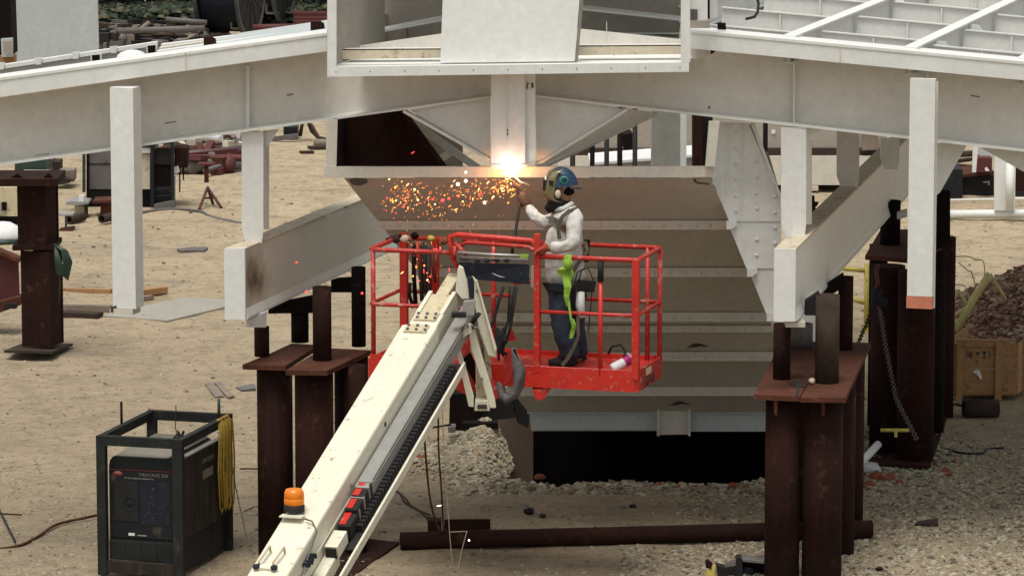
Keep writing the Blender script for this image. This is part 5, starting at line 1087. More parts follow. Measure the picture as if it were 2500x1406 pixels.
def lump(name, label, x, y, s, mat, cat='lump', jit=.5, group=None, flat=.6):
    c = H(x, y); return lay(name, label, cat, MB().ball(c + Z * s * flat * .6, s, s * .8, s * flat, 9, 6, jit=jit), mat, group)
lump('dark_block', 'small black block on the shaded ground, left of the other dark bit', 1292, 1252, .055, 'black', 'debris'); lump('dirt_clod', 'brown clod on the shaded ground just right of the small black block', 1324, 1262, .04, 'greypipe', 'debris')
lump('dark_scrap', 'dark scrap bit in the middle of the shaded ground', 1544, 1240, .04, 'black', 'debris'); lump('grey_scrap', 'grey scrap bit left of the middle dark one', 1520, 1242, .035, 'greysteel', 'debris')
lump('bolt_scrap', 'rusty bolt scrap at the bottom right of the yard', 2148, 1392, .035, 'rust', 'debris'); lump('rusty_chip', 'brown chip on the gravel below the plank offcut', 2246, 1318, .03, 'greypipe', 'debris')
clay = [(1002, 1140, .07), (1022, 1128, .10), (1040, 1136, .06), (2140, 1168, .10), (2170, 1172, .09), (2120, 1188, .08), (2196, 1178, .05), (2248, 1130, .05), (2310, 1150, .05), (2318, 1160, .045), (2282, 1128, .04), (2330, 1128, .04), (1790, 1190, .07), (1818, 1194, .05), (1610, 1186, .05), (1660, 1190, .045), (1318, 1168, .07), (1700, 1188, .03)]
CL = ['small red clay lump at the left end of the group left of the stone heap', 'largest red clay lump left of the stone heap', 'red clay lump at the right of the group left of the stone heap', 'biggest red clay lump beside the white bag', 'second red clay lump right of the white bag', 'red clay lump below the white bag against the near stand', 'small red clay lump trailing right of the white bag group', 'red clay lump on the greenish stained gravel edge', 'red clay lump, upper of the pair out on the right gravel', 'red clay lump, lower of the pair out on the right gravel', 'flat red clay chip above the greenish gravel edge', 'red clay chip farthest right on the gravel', 'wide red clay lump on the pit edge left of the near stand', 'red clay lump on the pit edge touching the near stand', 'small red clay lump at the middle of the pit edge', 'small red clay lump just right of the middle of the pit edge', 'red clay lump at the left corner of the pit', 'small red clay chip on the pit edge, left of the wide one']
for k, (x, y, s) in enumerate(clay):
    lay('clay_lump', CL[k], 'clay lump', MB().ball(H(x, y) + Z * s * .25, s * .8, s * .6, s * .5, 9, 6, jit=.6), 'claybrick', 'red clay lumps near the pit')
# junk at the bottom edge
jk = thing('scrap_machine', 'dark greasy machine scrap with yellow ends at the bottom edge, left of the near stand', 'scrap', H(1800, 1400))
for (px, dd, th, mt) in (([(1722, 1372), (1728, 1366), (1740, 1376), (1736, 1388), (1724, 1386)], 36.3, .06, 'rust'), ([(1738, 1378), (1746, 1380), (1742, 1440), (1722, 1440), (1724, 1394), (1738, 1390)], 36.3, .03, 'yellow'), ([(1748, 1380), (1770, 1386), (1790, 1378), (1800, 1360), (1812, 1362), (1816, 1440), (1760, 1440)], 36.4, .15, 'black'),
                         ([(1776, 1372), (1796, 1364), (1796, 1380), (1770, 1384)], 36.3, .05, 'greysteel'), ([(1812, 1368), (1872, 1376), (1872, 1440), (1812, 1440)], 36.5, .2, 'darkrust'), ([(1812, 1364), (1872, 1372), (1872, 1376), (1814, 1370)], 36.35, .2, 'greysteel'), ([(1815, 1384), (1840, 1386), (1838, 1404), (1814, 1402)], 36.45, .05, 'bluegrey'), ([(1806, 1362), (1868, 1352), (1870, 1357), (1810, 1368)], 36.9, .1, 'greywood')):
    MB().pp(px, dd, th).build('piece', M[mt], jk)
# right side of the yard
lay('white_tube', 'short white plastic tube poking from behind the near stand', 'tube', MB().tube(P(2096, 1136, 40.9), P(2144, 1084, 41.3), .040), 'paper')
lay('white_bag', 'crumpled white bag behind the near stand beside the clay', 'bag', MB().ball(H(2124, 1152) + Z * .04, .13, .10, .06, 9, 6, jit=.4), 'tarp')
x = rg.normal(P(2205, 1100, 42.3).x, .22, 900); y = rg.normal(42.5, .55, 900)
stones('stained_gravel', np.stack([x, y, hfun(x, y) + .012], -1), .02 + .03 * rg.random(900), [M['greenstain'], M['greenstain'], ST[0], M['drygrass']], 'patch of greenish stained gravel beside the white tube', seed=8)
lay('wedge_offcut', 'brown wooden wedge lying alone on the right gravel', 'offcut', MB().hexa([H(2233, 1284), H(2290, 1288), H(2290, 1276), H(2240, 1276)], [H(2233, 1284) + Z * .02, H(2290, 1288) + Z * .05, H(2290, 1276) + Z * .05, H(2240, 1276) + Z * .02]), 'greypipe')
lay('rope', 'blue grey rope on the gravel right of the dark tall stand', 'rope', gpath(smoothpx([(2275, 1092), (2310, 1098), (2350, 1108), (2398, 1108), (2410, 1098), (2450, 1095)]), .012), 'bluegrey')
ps = MB(); ps.pipe(H(2352, 1020) + Z * .10, H(2436, 1018) + Z * .10, .10, .015, 20); lay('pipe_stub', 'short dark pipe piece lying in front of the crate', 'pipe', ps, 'greypipe')
lay('thin_rod', 'thin dark rod running from the stand to the pipe piece', 'rod', gpath([(2312, 985), (2350, 992)], .015), 'black')
cr0 = H(2306, 975); cw = (H(2482, 983) - cr0)
cr = thing('wooden_crate', 'open wooden shipping crate with handling symbols in front of the red rubble', 'crate', H(2390, 980))
def CR(u, v, z): return Vector((H(2306, 978).x + u, H(2306, 978).y + v, z))
cs_ = mpp(H(2306, 978).y, .3)
def cx_(px): return (px - 2306) * cs_
def cz_(py): return (978 - py) * cs_ * 1.0
ZC0, ZC1 = cz_(962), cz_(836)
n_ = 4
for k in range(n_):
    z0 = ZC0 + (ZC1 - ZC0) * k / n_; z1 = ZC0 + (ZC1 - ZC0) * (k + 1) / n_ - .008
    MB().hexa([CR(0, .0, z0), CR(cx_(2480), .0, z0), CR(cx_(2480), .02, z0), CR(0, .02, z0)], [CR(0, .0, z1), CR(cx_(2480), .0, z1), CR(cx_(2480), .02, z1), CR(0, .02, z1)]).build('front_board', M['wood'], cr)
    MB().hexa([CR(cx_(2480) + .003, .0, z0), CR(cx_(2480) + .02, 0, z0), CR(cx_(2480) + .42, 1.25, z0), CR(cx_(2480) + .40, 1.25, z0)], [CR(cx_(2480) + .003, .0, z1), CR(cx_(2480) + .02, 0, z1), CR(cx_(2480) + .42, 1.25, z1), CR(cx_(2480) + .40, 1.25, z1)]).build('side_board', M['wood'], cr)
for (a, b_, z0, z1) in ((2334, 2348, 0, cz_(832)), (2428, 2444, 0, cz_(832))): MB().box(CR((cx_(a) + cx_(b_)) / 2, -.022, (z0 + z1) / 2), (cx_(b_) - cx_(a), .04, z1 - z0)).build('batten', M['wood'], cr)
MB().box(CR((cx_(2334) + cx_(2444)) / 2, -.012, cz_(838)), (cx_(2427.5) - cx_(2348.5), .02, .05)).build('batten', M['wood'], cr)
MB().box(CR(cx_(2393), .012, cz_(829)), (cx_(2480) - cx_(2306), .06, .025)).build('top_rim', M['wood'], cr)
for (dx, v) in ((.10, .3), (.22, .7)): MB().box(CR(cx_(2480) + dx + .03, v, (ZC0 + ZC1) / 2), (.04, .06, ZC1), 0).build('batten', M['wood'], cr)
MB().hexa([CR(.02, .04, .05), CR(cx_(2478), .04, .05), CR(cx_(2478) + .38, 1.2, .05), CR(.4, 1.2, .05)], [CR(.02, .04, .08), CR(cx_(2478), .04, .08), CR(cx_(2478) + .38, 1.2, .08), CR(.4, 1.2, .08)]).build('crate_floor', M['wood'], cr)
MB().hexa([CR(-.0, .03, ZC0), CR(.02, .03, ZC0), CR(.40, 1.25, ZC0), CR(.38, 1.25, ZC0)], [CR(0, .03, ZC1), CR(.02, .03, ZC1), CR(.40, 1.25, ZC1), CR(.38, 1.25, ZC1)]).build('side_board', M['wood'], cr)
def cpx(pts, name): MB().prism([CR(cx_(x), -.004, cz_(y)) for x, y in pts], (0, .003, 0)).build(name, M['ink'], cr)
cpx([(2358, 853), (2360, 853), (2360, 872), (2358, 872)], 'symbol_frame'); cpx([(2412, 853), (2414, 853), (2414, 872), (2412, 872)], 'symbol_frame')
cpx([(2364, 856), (2367, 856), (2367, 866), (2369, 869), (2373, 869), (2373, 871), (2363, 871)], 'arrow_symbol'); cpx([(2371, 855), (2374, 858), (2372.5, 858), (2372.5, 867), (2370, 867), (2370, 858), (2368.5, 858)], 'arrow_symbol')
cpx([(2379, 863), (2381, 859), (2385, 857), (2389, 859), (2391, 863), (2386, 862), (2386, 868), (2384, 869), (2384, 862)], 'umbrella_symbol'); cpx([(2396, 855), (2406, 855), (2405, 860), (2402, 863), (2402, 870), (2405, 873), (2397, 873), (2400, 870), (2400, 863), (2397, 860)], 'glass_symbol')
cpx([(2448, 946), (2450, 946), (2450, 955), (2448, 955)], 'small_mark'); cpx([(2456, 948), (2458, 948), (2458, 955), (2456, 955)], 'small_mark')
MB().prism([CR(cx_(2372), -.03, cz_(905)), CR(cx_(2380), -.03, cz_(900)), CR(cx_(2390), -.02, cz_(902)), CR(cx_(2397), -.01, cz_(920)), CR(cx_(2392), -.03, cz_(924)), CR(cx_(2385), -.02, cz_(914)), CR(cx_(2373), -.01, cz_(908))], (0, .004, 0)).build('paper_slip', M['paper'], cr)
# rubble heap behind the crate
redst = [surf('red_rubble', (.33, .165, .11), (.24, .115, .075), .95, 0, 30), surf('brown_rubble', (.25, .145, .10), None, .95, 0, 30), surf('pale_rubble', (.40, .31, .22), None, .95, 0, 30), surf('dark_rubble', (.12, .065, .045), None, .95, 0, 30)]
hx, hy = P(2560, 800, 50.3).x, 50.3
def hz(x, y): return np.maximum(0, .98 * (1 - np.sqrt(((x - hx) / 1.85) ** 2 + ((y - hy) / 2.6) ** 2)))
N = 16000; rgx = np.random.default_rng(21); x = rgx.uniform(hx - 2, hx + 2, N); y = rgx.uniform(hy - 2.9, hy + 1.0, N); z = hz(x, y); ok = z > .01
gxx, gyy = np.meshgrid(np.linspace(hx - 2, hx + 2, 30), np.linspace(hy - 2.8, hy + 2.8, 30)); 
stones('rubble_heap', np.stack([x, y, z + rgx.uniform(-.03, .03, N)], -1)[ok], (.03 + .07 * rgx.random(N) ** 2)[ok], redst, 'heap of reddish brown rubble behind the wooden crate', seed=9)
bm_ = MB(); idg = lambda i, j: i * 30 + j
bm_.add([Vector((gxx[i, j], gyy[i, j], float(hz(gxx[i, j], gyy[i, j])) - .02)) for i in range(30) for j in range(30)], [(idg(i, j), idg(i, j + 1), idg(i + 1, j + 1), idg(i + 1, j)) for i in range(29) for j in range(29)], True)
tag(bm_.build('rubble_core', redst[1], fix=False), 'packed brown earth inside the rubble heap', None, kind='stuff')
# yellow bent frames
dyf = 48.6
yf = [([(2334, 808), (2372, 738), (2402, 690), (2417, 669)], .045, 'leaning pale yellow frame with a bent top, the tallest behind the crate'), ([(2417, 669), (2440, 705), (2456, 732)], .02, 'thin yellow leg sloping right from the tallest frame'), ([(2290, 800), (2310, 765), (2339, 707)], .026, 'pale yellow tube rising behind the dark stand to the small peak'), ([(2339, 707), (2352, 728), (2366, 752)], .022, 'short yellow tube sloping right from the small peak'),
      ([(2300, 792), (2340, 762), (2375, 742)], .02, 'low yellow rail lying above the others beside the rubble'), ([(2300, 815), (2335, 785), (2366, 768)], .022, 'lowest yellow rail beside the rubble heap'), ([(2302, 832), (2330, 806), (2346, 798)], .02, 'dark yellow rail end nearest the crate corner')]
for px, r, lb_ in yf: lay('bent_yellow_tube', lb_, 'yellow tube', MB().path([P(x, y, dyf) for x, y in px], r * 1.1, 6), 'paleyellow', 'yellow bent tubes behind the dark stand')
for px, lb_ in (([(2310, 650), (2325, 630), (2360, 626), (2385, 634), (2400, 637), (2404, 660), (2402, 690)], 'thin curved rod arching over the yellow frames'), ([(2312, 700), (2340, 695), (2358, 702), (2366, 730)], 'thin curved rod low among the yellow frames'), ([(2340, 640), (2362, 660), (2372, 665), (2382, 700)], 'thin bent rod inside the arch of the yellow frames')):
    lay('bent_rod', lb_, 'rod', MB().path([P(x, y, dyf + .2) for x, y in smoothpx(px)], .008, 6), 'paleyellow')
ysd = thing('yellow_trestle', 'yellow tube trestle seen between the near stand and the dark stand', 'trestle', H(2100, 800))
for px, r in (([(2055, 655), (2124, 662)], .03), ([(2118, 645), (2118, 800)], .045), ([(2075, 728), (2120, 742)], .03), ([(2117, 790), (2116, 830)], .04)): MB().path([P(x, y, 50.5) for x, y in px], r, 8).build('tube', M['yellow'], ysd)
# dark block left of the pit
dbk = thing('dark_cradle', 'dark rusty steel cradle beside the stone heap under the jib links', 'cradle', H(1180, 1050))
for px, d, th, mt in (([(1098, 962), (1170, 960), (1162, 1052), (1096, 1050)], 42.5, .4, 'darkrust'), ([(1165, 975), (1250, 972), (1258, 1020), (1160, 1030)], 42.9, .4, 'black'), ([(1128, 1034), (1216, 1032), (1216, 1046), (1130, 1050)], 42.2, .2, 'darkrust'), ([(1250, 965), (1272, 962), (1292, 1005), (1290, 1045), (1262, 1030)], 43, .3, 'black'), ([(1094, 1042), (1112, 1042), (1112, 1056), (1094, 1056)], 42.1, .2, 'greysteel')):
    MB().pp(px, d, th).build('block', M[mt], dbk)
# ================================================================== background, left yard
def gb(name, label, cat, parts, base, group=None):          # a small thing at ground distance; parts: (name, pixel outline, extra depth, thickness, material)
    c = H(*base); t = thing(name, label, cat, c, group)
    for nm, px, dd, th, mt in parts: MB().pp(px, c.y + dd, th).build(nm, M[mt], t)
    return t
R4 = lambda x0, y0, x1, y1: [(x0, y0), (x1, y0), (x1, y1), (x0, y1)]
cab = gb('welding_cabinet', 'old welding cabinet in a dark frame with grimy side panels, behind the left hanging post', 'cabinet', [
    ('side_panel', R4(217, 362, 375, 462), .25, .9, 'greysteel'), ('panel_band', R4(217, 400, 270, 402), .24, .02, 'darkrust'), ('lower_side', R4(214, 463, 372, 492), .3, .8, 'black'), ('skid', R4(212, 488, 372, 506), .2, .9, 'darkrust'),
    ('frame_post', R4(201, 372, 208, 470), .1, .06, 'darkgreen'), ('frame_post', R4(211, 368, 217, 486), .2, .06, 'darkrust'), ('frame_post', R4(367, 352, 376, 506), 0, .10, 'charcoal'), ('frame_post', R4(417, 345, 424, 498), 0.02, .10, 'charcoal'),
    ('end_panel', R4(377, 366, 417, 402), .12, .2, 'black'), ('end_panel', R4(377, 403, 417, 455), .14, .2, 'darkrust'), ('end_panel', R4(377, 455, 417, 497), .10, .2, 'charcoal'), ('end_lip', [(377, 460), (417, 457), (417, 462), (377, 465)], .05, .02, 'cagepaint'),
    ('end_lip', [(377, 478), (417, 474), (417, 478), (377, 482)], .05, .02, 'cagepaint'), ('top_rail', R4(340, 345, 424, 352), 0.05, .8, 'charcoal'), ('beige_box', R4(345, 376, 366, 462), .15, .1, 'dusty'), ('white_box', R4(342, 362, 368, 374), .1, .1, 'paper'), ('skid_plate', [(376, 500), (426, 490), (426, 505), (376, 512)], -.05, .2, 'greysteel')], (320, 510))
gb('gas_rack', 'red brown box on a thin stand right of the old welding cabinet', 'box', [('box', R4(426, 362, 457, 410), .1, .4, 'rust'), ('rag', [(424, 410), (434, 407), (438, 420), (428, 428)], 0, .1, 'paper'), ('leg', R4(437, 410, 440, 470), .2, .05, 'darkrust'), ('leg', R4(446, 410, 449, 440), .2, .05, 'darkrust'), ('strip', R4(425, 430, 428, 502), 0, .04, 'galv')], (440, 505))
gb('fabric_table', 'small steel table with a round top plate and pipe leg behind the far left stand', 'table', [('top', [(160, 496), (172, 492), (214, 494), (216, 498), (190, 502), (160, 500)], 0, .5, 'galv'), ('leg', R4(182, 503, 212, 533), .15, .2, 'dusty'), ('leg', R4(206, 502, 213, 533), .05, .1, 'greypipe'), ('cup', R4(192, 478, 205, 494), .1, .1, 'paper')], (195, 533))
gb('pipe_table', 'rusty capped pipe table beside the hanging left post', 'table', [('top', [(226, 491), (270, 489), (270, 496), (224, 496)], 0, .5, 'rustlight'), ('leg', R4(245, 497, 272, 526), .1, .4, 'rustlight')], (255, 530))
gb('base_stand', 'little grey T-stand on a rusty foot, left yard', 'stand', [('top', R4(144, 523, 178, 527), 0, .3, 'galv'), ('stem', R4(158, 527, 163, 562), .1, .05, 'greysteel'), ('foot', [(143, 562), (178, 558), (178, 564), (150, 566)], 0, .3, 'rustlight')], (160, 565))
for k, (x, y, L_, mt) in enumerate(((168, 548, 30, 'greypipe'), (248, 546, 30, 'greypipe'))):
    a = H(x, y); q = MB().pipe(a + Vector((0, 0, .07)), a + Vector((L_ * mpp(a.y), .35, .07)), .065, .015, 16)
    tag(q.build('pipe_stub', M[mt]), ['short rusty pipe stub lying under the small steel table', 'short rusty pipe stub lying under the capped pipe table'][k], 'pipe')
gb('dark_green_bin', 'low dark green box behind the far left rusty column', 'box', [('body', [(36, 400), (75, 394), (113, 388), (114, 421), (36, 421)], 0, .8, 'darkgreen'), ('lid', R4(50, 424, 112, 431), -.6, .5, 'paper')], (75, 470))
gb('beige_boxes', 'small beige box and grey panel right of the dark green box', 'box', [('box', R4(114, 388, 128, 422), .1, .5, 'greywood'), ('box', R4(128, 396, 145, 420), 0, .5, 'greypipe'), ('panel', [(142, 418), (181, 416), (180, 444), (150, 446)], -.3, .4, 'greywood'), ('timber', [(120, 425), (176, 440), (170, 447), (135, 452)], -.5, .3, 'greypipe')], (140, 452))
gb('cream_machine', 'cream machine body at the left edge behind the rusty column', 'machine', [('body', R4(-60, 458, 42, 528), 0, 1.2, 'creamold'), ('panel', R4(-60, 494, 12, 524), -.02, .05, 'trailer'), ('slot', R4(4, 494, 16, 514), -.03, .05, 'darkrust'), ('shadow_gap', R4(-60, 528, 42, 552), .3, .8, 'black')], (0, 556))
dm = H(8, 592); q = MB(); q.lathe(dm + Z * .08, [(.30, 0), (.31, .04), (.24, .14), (.12, .21), (0, .23)], 22); t = thing('white_dome', 'white domed cover with a green rim at the far left edge', 'cover', dm)
q.build('dome', M['paper'], t); MB().lathe(dm + Z * .02, [(.33, 0), (.33, .055), (.30, .056)], 22).build('rim', M['darkgreen'], t)
t = thing('red_beam', 'dark red primed beam leaning at the left edge behind the rusty column', 'beam', H(20, 790))
MB().pv([(-60, 590, 50.5), (44, 634, 50.5), (47, 722, 50.5), (-60, 770, 50.5)], (0, .06, 0)).build('web', M['redbeam'], t); MB().pv([(-60, 588, 50.4), (46, 632, 50.4), (46, 642, 50.4), (-60, 598, 50.4)], (0, .25, 0)).build('flange', M['rustlight'], t); MB().pv([(-60, 752, 50.3), (50, 724, 50.3), (50, 745, 50.3), (-60, 785, 50.3)], (0, .3, 0)).build('foot_flange', M['rustlight'], t)
MB().pp(R4(10, 742, 40, 754), 50.2, .1).build('dark_block', M['black'], t)
# rusty jack stand
tp = thing('screw_jack_stand', 'rusty three-legged jack stand with a flat head on the open sand', 'jack stand', H(513, 508))
cT = H(513, 500); zt_ = P(505, 400, cT.y).z
MB().tube((P(505, 500, cT.y).x, cT.y, .35), (P(505, 500, cT.y).x, cT.y, zt_), .035).build('screw_post', M['redbeam'], tp)
MB().box((P(505, 500, cT.y).x, cT.y, zt_), (.26, .2, .03)).build('head_plate', M['redbeam'], tp)
for (x, y) in ((486, 512), (541, 508), (520, 498)): MB().tube((P(507, 460, cT.y).x, cT.y, P(507, 458, cT.y).z), H(x, y), .022).build('leg', M['redbeam'], tp)
MB().tube(P(494, 484, cT.y), P(530, 484, cT.y), .014).build('brace', M['redbeam'], tp)
# scrap piles: loose bars and blocks, no two alike
def scrapheap(name, label, x0, x1, y0, y1, n, mats, lmax, seed, h=.35):
    r_ = random.Random(seed); g = MB()
    for k in range(n):
        x, y = r_.uniform(x0, x1), r_.uniform(y0, y1); c = H(x, y) + Z * r_.uniform(.03, h); a = r_.uniform(-.5, .5) + (1.5 if r_.random() < .25 else 0); L_ = r_.uniform(.2, lmax)
        dv = Vector((math.cos(a), math.sin(a), r_.uniform(-.2, .2))) * L_ / 2; kind = r_.random(); mi = r_.randrange(len(mats))
        if kind < .45: g.bar(c - dv, c + dv, r_.uniform(.05, .3), r_.uniform(.04, .16), mi=mi)
        elif kind < .7: g.tube(c - dv, c + dv, r_.uniform(.02, .07), n=8, mi=mi)
        elif kind < .85: g.ball(c, r_.uniform(.08, .25), r_.uniform(.08, .2), r_.uniform(.06, .16), 7, 5, mi=mi, jit=.6)
        else: g.box(c + Z * .05, (r_.uniform(.1, .35), r_.uniform(.1, .3), r_.uniform(.08, .3)), r_.uniform(0, 3), mi=mi)
    return tag(g.build(name, [M[m] for m in mats]), label, None, kind='stuff')
scrapheap('scrap_pile', 'jumble of grey and rusty scrap steel below the trees', 236, 500, 80, 124, 330, ['greysteel', 'greypipe', 'greysteel', 'darkrust', 'greywood', 'black', 'darkrust'], 1.6, 4, .22)
scrapheap('scrap_pile', 'low scrap scatter beyond the old welding cabinet', 430, 590, 322, 392, 95, ['greysteel', 'greywood', 'darkgreen', 'greypipe', 'paper', 'dusty', 'redbeam'], 1.3, 5, .22)
scrapheap('scrap_pile', 'dark red scrap plates heaped behind the jack stand', 440, 560, 392, 428, 34, ['redbeam', 'rustlight', 'greysteel', 'redbeam'], 1.8, 6, .22)
for k, (x0, y0, x1, y1, r, mt, lb_) in enumerate(((290, 76, 500, 70, .07, 'greysteel', 'long grey pipe on top of the far scrap pile'), (405, 48, 505, 56, .06, 'greysteel', 'thin grey pipe poking from the trees beside the cable reel'), (330, 82, 365, 55, .05, 'greywood', 'short pipe sticking up from the far scrap pile'), (240, 92, 350, 96, .05, 'galv', 'pale bar low in the far scrap pile'), (420, 78, 505, 84, .12, 'rust', 'rusty pipe beside the foot of the cable reel'))):
    tag(MB().tube(P(x0, y0, 89 + k * .5), P(x1, y1, 89 + k * .5), r, n=10).build('scrap_pipe', M[mt]), lb_, 'pipe', 'loose pipes on the far scrap pile')
gb('rusty_trestle', 'rusty A-shaped trestle between the scrap pile and the cable reel', 'trestle', [('leg', [(462, 62), (476, 62), (484, 112), (452, 112)], 0, .3, 'rust'), ('plate', [(468, 60), (474, 60), (492, 110), (482, 112)], -.1, .1, 'greypipe')], (468, 112))
gb('white_tank', 'white end of a small tank in the scrap below the trees', 'tank', [('body', [(241, 95), (250, 92), (254, 98), (253, 118), (241, 118)], 0, .3, 'paper')], (247, 118))
gb('yellow_box', 'small dull yellow box at the end of the left edge beam', 'box', [('body', R4(386, 96, 402, 112), 0, .3, 'yellow')], (394, 118))
gb('red_rails', 'stack of dark red steel rails beside the second cable reel', 'rails', [('rail', R4(716, 32, 802, 42), 0, .5, 'redbeam'), ('rail', R4(716, 44, 802, 50), -.3, .5, 'redbeam'), ('rail', R4(716, 52, 802, 62), -.5, .5, 'redbeam'), ('post', R4(790, 55, 796, 78), -1, .2, 'rust')], (760, 66))
tag(MB().tube(P(618, 68, 89.5), P(720, 66, 89.5), .07).build('reel_axle_bar', M['redbeam']), 'dark red bar lying in front of the cable reels', 'bar')
# cable reels
def reel(label, x, yb, d, Rf, Rd, Lr):
    c0 = P(x, yb, d); c0.z = Rf + .02; ax = Vector((math.cos(R(13)), -math.sin(R(13)), 0)); up = Z
    t = thing('cable_reel', label, 'cable reel', (c0.x, c0.y, 0), 'large black cable reels')
    for s in (0, Lr):
        c = c0 + ax * s; g = MB().lathe(c, [(Rf - .10, 0), (Rf, 0), (Rf, .07), (Rf - .10, .07), (Rf - .10, 0)], 44, ax, smooth=False); g.build('flange_rim', M['reelrim'], t)
        g = MB()
        for k in range(6):
            a = math.pi * k / 6; dv = (Z * math.sin(a) + ax.cross(Z) * math.cos(a)) * (Rf - .06); g.bar(c + ax * .03 - dv, c + ax * .03 + dv, .10, .05, ax)
        g.build('flange_spoke', M['black'], t)
        MB().lathe(c + ax * .02, [(0, 0), (Rf * .9, 0), (Rf * .9, .02), (0, .02)], 30, ax, smooth=False).build('flange_disc', M['black'], t)
    pr_ = []
    n = 26
    for k in range(n + 1): pr_.append((Rd + .012 * (k % 2), .08 + (Lr - .09) * k / n))
    MB().lathe(c0, pr_, 44, ax).build('cable_winding', M['bluegrey'], t)
    fr_ = MB(); e = c0 + ax * (Lr - .22) - ax.cross(Z) * (-Rf * .55)
    for dz in (.3, Rf * 1.0, Rf * 1.5): fr_.bar(e + Z * (dz - Rf), e + ax * .3 + Z * (dz - Rf), .05, .05)
    fr_.bar(e - Z * (Rf - .3), e + Z * (Rf * .5), .05, .05, ax); fr_.build('cradle_frame', M['greysteel'], t)
    return t
reel('big black cable reel standing nearest, right of the scrap pile', 508, 96, 91.9, 1.12, .93, .96); reel('second black cable reel standing behind the nearest one', 612, 68, 96, 1.02, .76, .78)
# white plate standing at top left, and the dark cabin edge
gb('white_screen', 'tall white steel plate standing behind the left edge beam', 'steel plate', [('plate', [(26, -60), (236, -60), (242, 175), (32, 175)], 0, .1, 'tarp')], (130, 640))
t = thing('dark_cabin', 'dark brown cabin edge at the top left corner with a white door below', 'cabin', P(5, 150, 52) * 1.0)
MB().pp([(-60, -60), (23, -60), (30, 136), (-60, 136)], 53, .6).build('wall', M['darkrust'], t); MB().pp([(2, 96), (30, 94), (30, 140), (4, 140)], 52.8, .1).build('door', M['tarp'], t); MB().pp([(8, 102), (26, 101), (27, 132), (9, 133)], 52.7, .05).build('door_panel', M['trailer'], t); MB().pp(R4(-60, 137, 34, 160), 52.9, .3).build('sill', M['wood'], t)
for o in [o for o in bpy.data.objects if o.name.startswith('white_screen')]:
    pass
# logs and boxes beyond the rear left post
gb('black_box', 'black box on the far sand right of the rear left post', 'box', [('body', R4(692, 311, 726, 334), 0, .5, 'charcoal'), ('rail', [(664, 335), (728, 327), (728, 340), (664, 345)], -.3, .1, 'greysteel')], (710, 342))
tg = MB()
for k in range(4): tg.path([H(733, 345) + Z * .1, H(740, 345) + Vector((0, .1 * k, .38 + .03 * k)), H(760, 345) + Z * (.28 - .03 * k), H(778, 348) + Z * .08, H(800, 350) + Z * .06], .035, 7)
tag(tg.build('rusty_coil', M['greypipe']), 'rusty hoop of bent bars lying on the far sand beside the black box', 'scrap')
tag(MB().tube(H(768, 358) + Z * .07, H(835, 360) + Z * .07, .065, n=12).build('grey_log', M['greywood']), 'grey pipe length on the far sand left of the hopper rim', 'pipe')
tag(MB().bar(H(755, 364) + Z * .02, H(800, 362) + Z * .02, .2, .05).build('dark_board', M['greypipe']), 'dark board on the far sand in front of the grey pipe length', 'board')
tag(MB().bar(H(733, 375) + Z * .02, H(765, 374) + Z * .02, .15, .04).build('small_board', M['greypipe']), 'short brown board alone on the far sand near the hopper rim', 'board')
# ================================================================== background, middle and right
dt = H(1900, 474).y
tr = thing('site_trailer', 'long grey beige site trailer standing behind the right side of the hopper', 'trailer', H(1900, 474))
for nm, px, dd, th, mt in (('body', R4(1362, 240, 2166, 362), .3, 3.0, 'trailer'), ('skirt_band', R4(1362, 362, 2160, 381), .25, 3.0, 'greypipe'), ('lower_panel', R4(1362, 381, 2166, 452), .2, 3.0, 'white2'), ('underside', R4(1380, 452, 2120, 474), 1.2, 1.0, 'black'), ('wall_panel', [(2104, 328), (2142, 326), (2148, 366), (2104, 368)], .18, .05, 'greywood'), ('sign_plate', R4(1884, 318, 1893, 327), .28, .02, 'paper'), ('axle_box', R4(1974, 456, 1998, 466), .1, .4, 'dusty')):
    MB().pp(px, dt + dd, th).build(nm, M[mt], tr)
for k, (x, w_) in enumerate(((1117, 17), (1398, 13), (1446, 12), (1481, 12), (1513, 13), (1550, 12), (1868, 12))):
    d = 46.5 + .3 * k; c = P(x, 400, d); h = P(x, 262, d).z
    tag(MB().tube((c.x, d, 0), (c.x, d, h), w_ / 2 * mpp(d, 3), n=12).build('prop_pipe', M['black' if k % 2 else 'darkrust']), ['dark prop pipe behind the left gusset, alone', 'first dark prop pipe right of the centre column', 'second dark prop pipe right of the centre column', 'third dark prop pipe right of the centre column', 'fourth dark prop pipe, left of the last of the close row', 'last dark prop pipe of the row, next to the grey column', 'dark prop pipe behind the riveted cheek plates'][k], 'prop', 'dark prop pipes behind the hopper')
gb('grey_column', 'wide grey steel column with a white edge behind the right gusset', 'column', [('body', R4(1592, 262, 1660, 640), 0, .4, 'galv'), ('edge', R4(1661, 262, 1676, 640), -.05, .5, 'white')], (1630, 1000))
gb('rusty_hanger', 'rusty brown column behind the right end of the hopper rim', 'column', [('body', R4(1692, 270, 1716, 640), 0, .3, 'rust'), ('edge', R4(1712, 270, 1740, 640), .3, .2, 'black')], (1705, 1020))
t = thing('white_slab', 'white slanted sheet edge catching light behind the row of prop pipes', 'steel sheet', P(1500, 400, 50)); MB().pv([(1440, 398, 50), (1700, 378, 50), (1700, 384, 50), (1440, 404, 50)], (0, 1.2, -.02)).build('edge', M['paper'], t); MB().pp([(1440, 404), (1700, 384), (1700, 470), (1440, 480)], 50.1, .05).build('sheet', M['tarp'], t)
t = thing('grey_machine', 'dark greasy machine part glimpsed between the prop pipes', 'machine', P(1530, 360, 55)); MB().pp([(1517, 330), (1540, 326), (1556, 345), (1548, 366), (1526, 368), (1517, 352)], 55, .5).build('body', M['darkrust'], t)
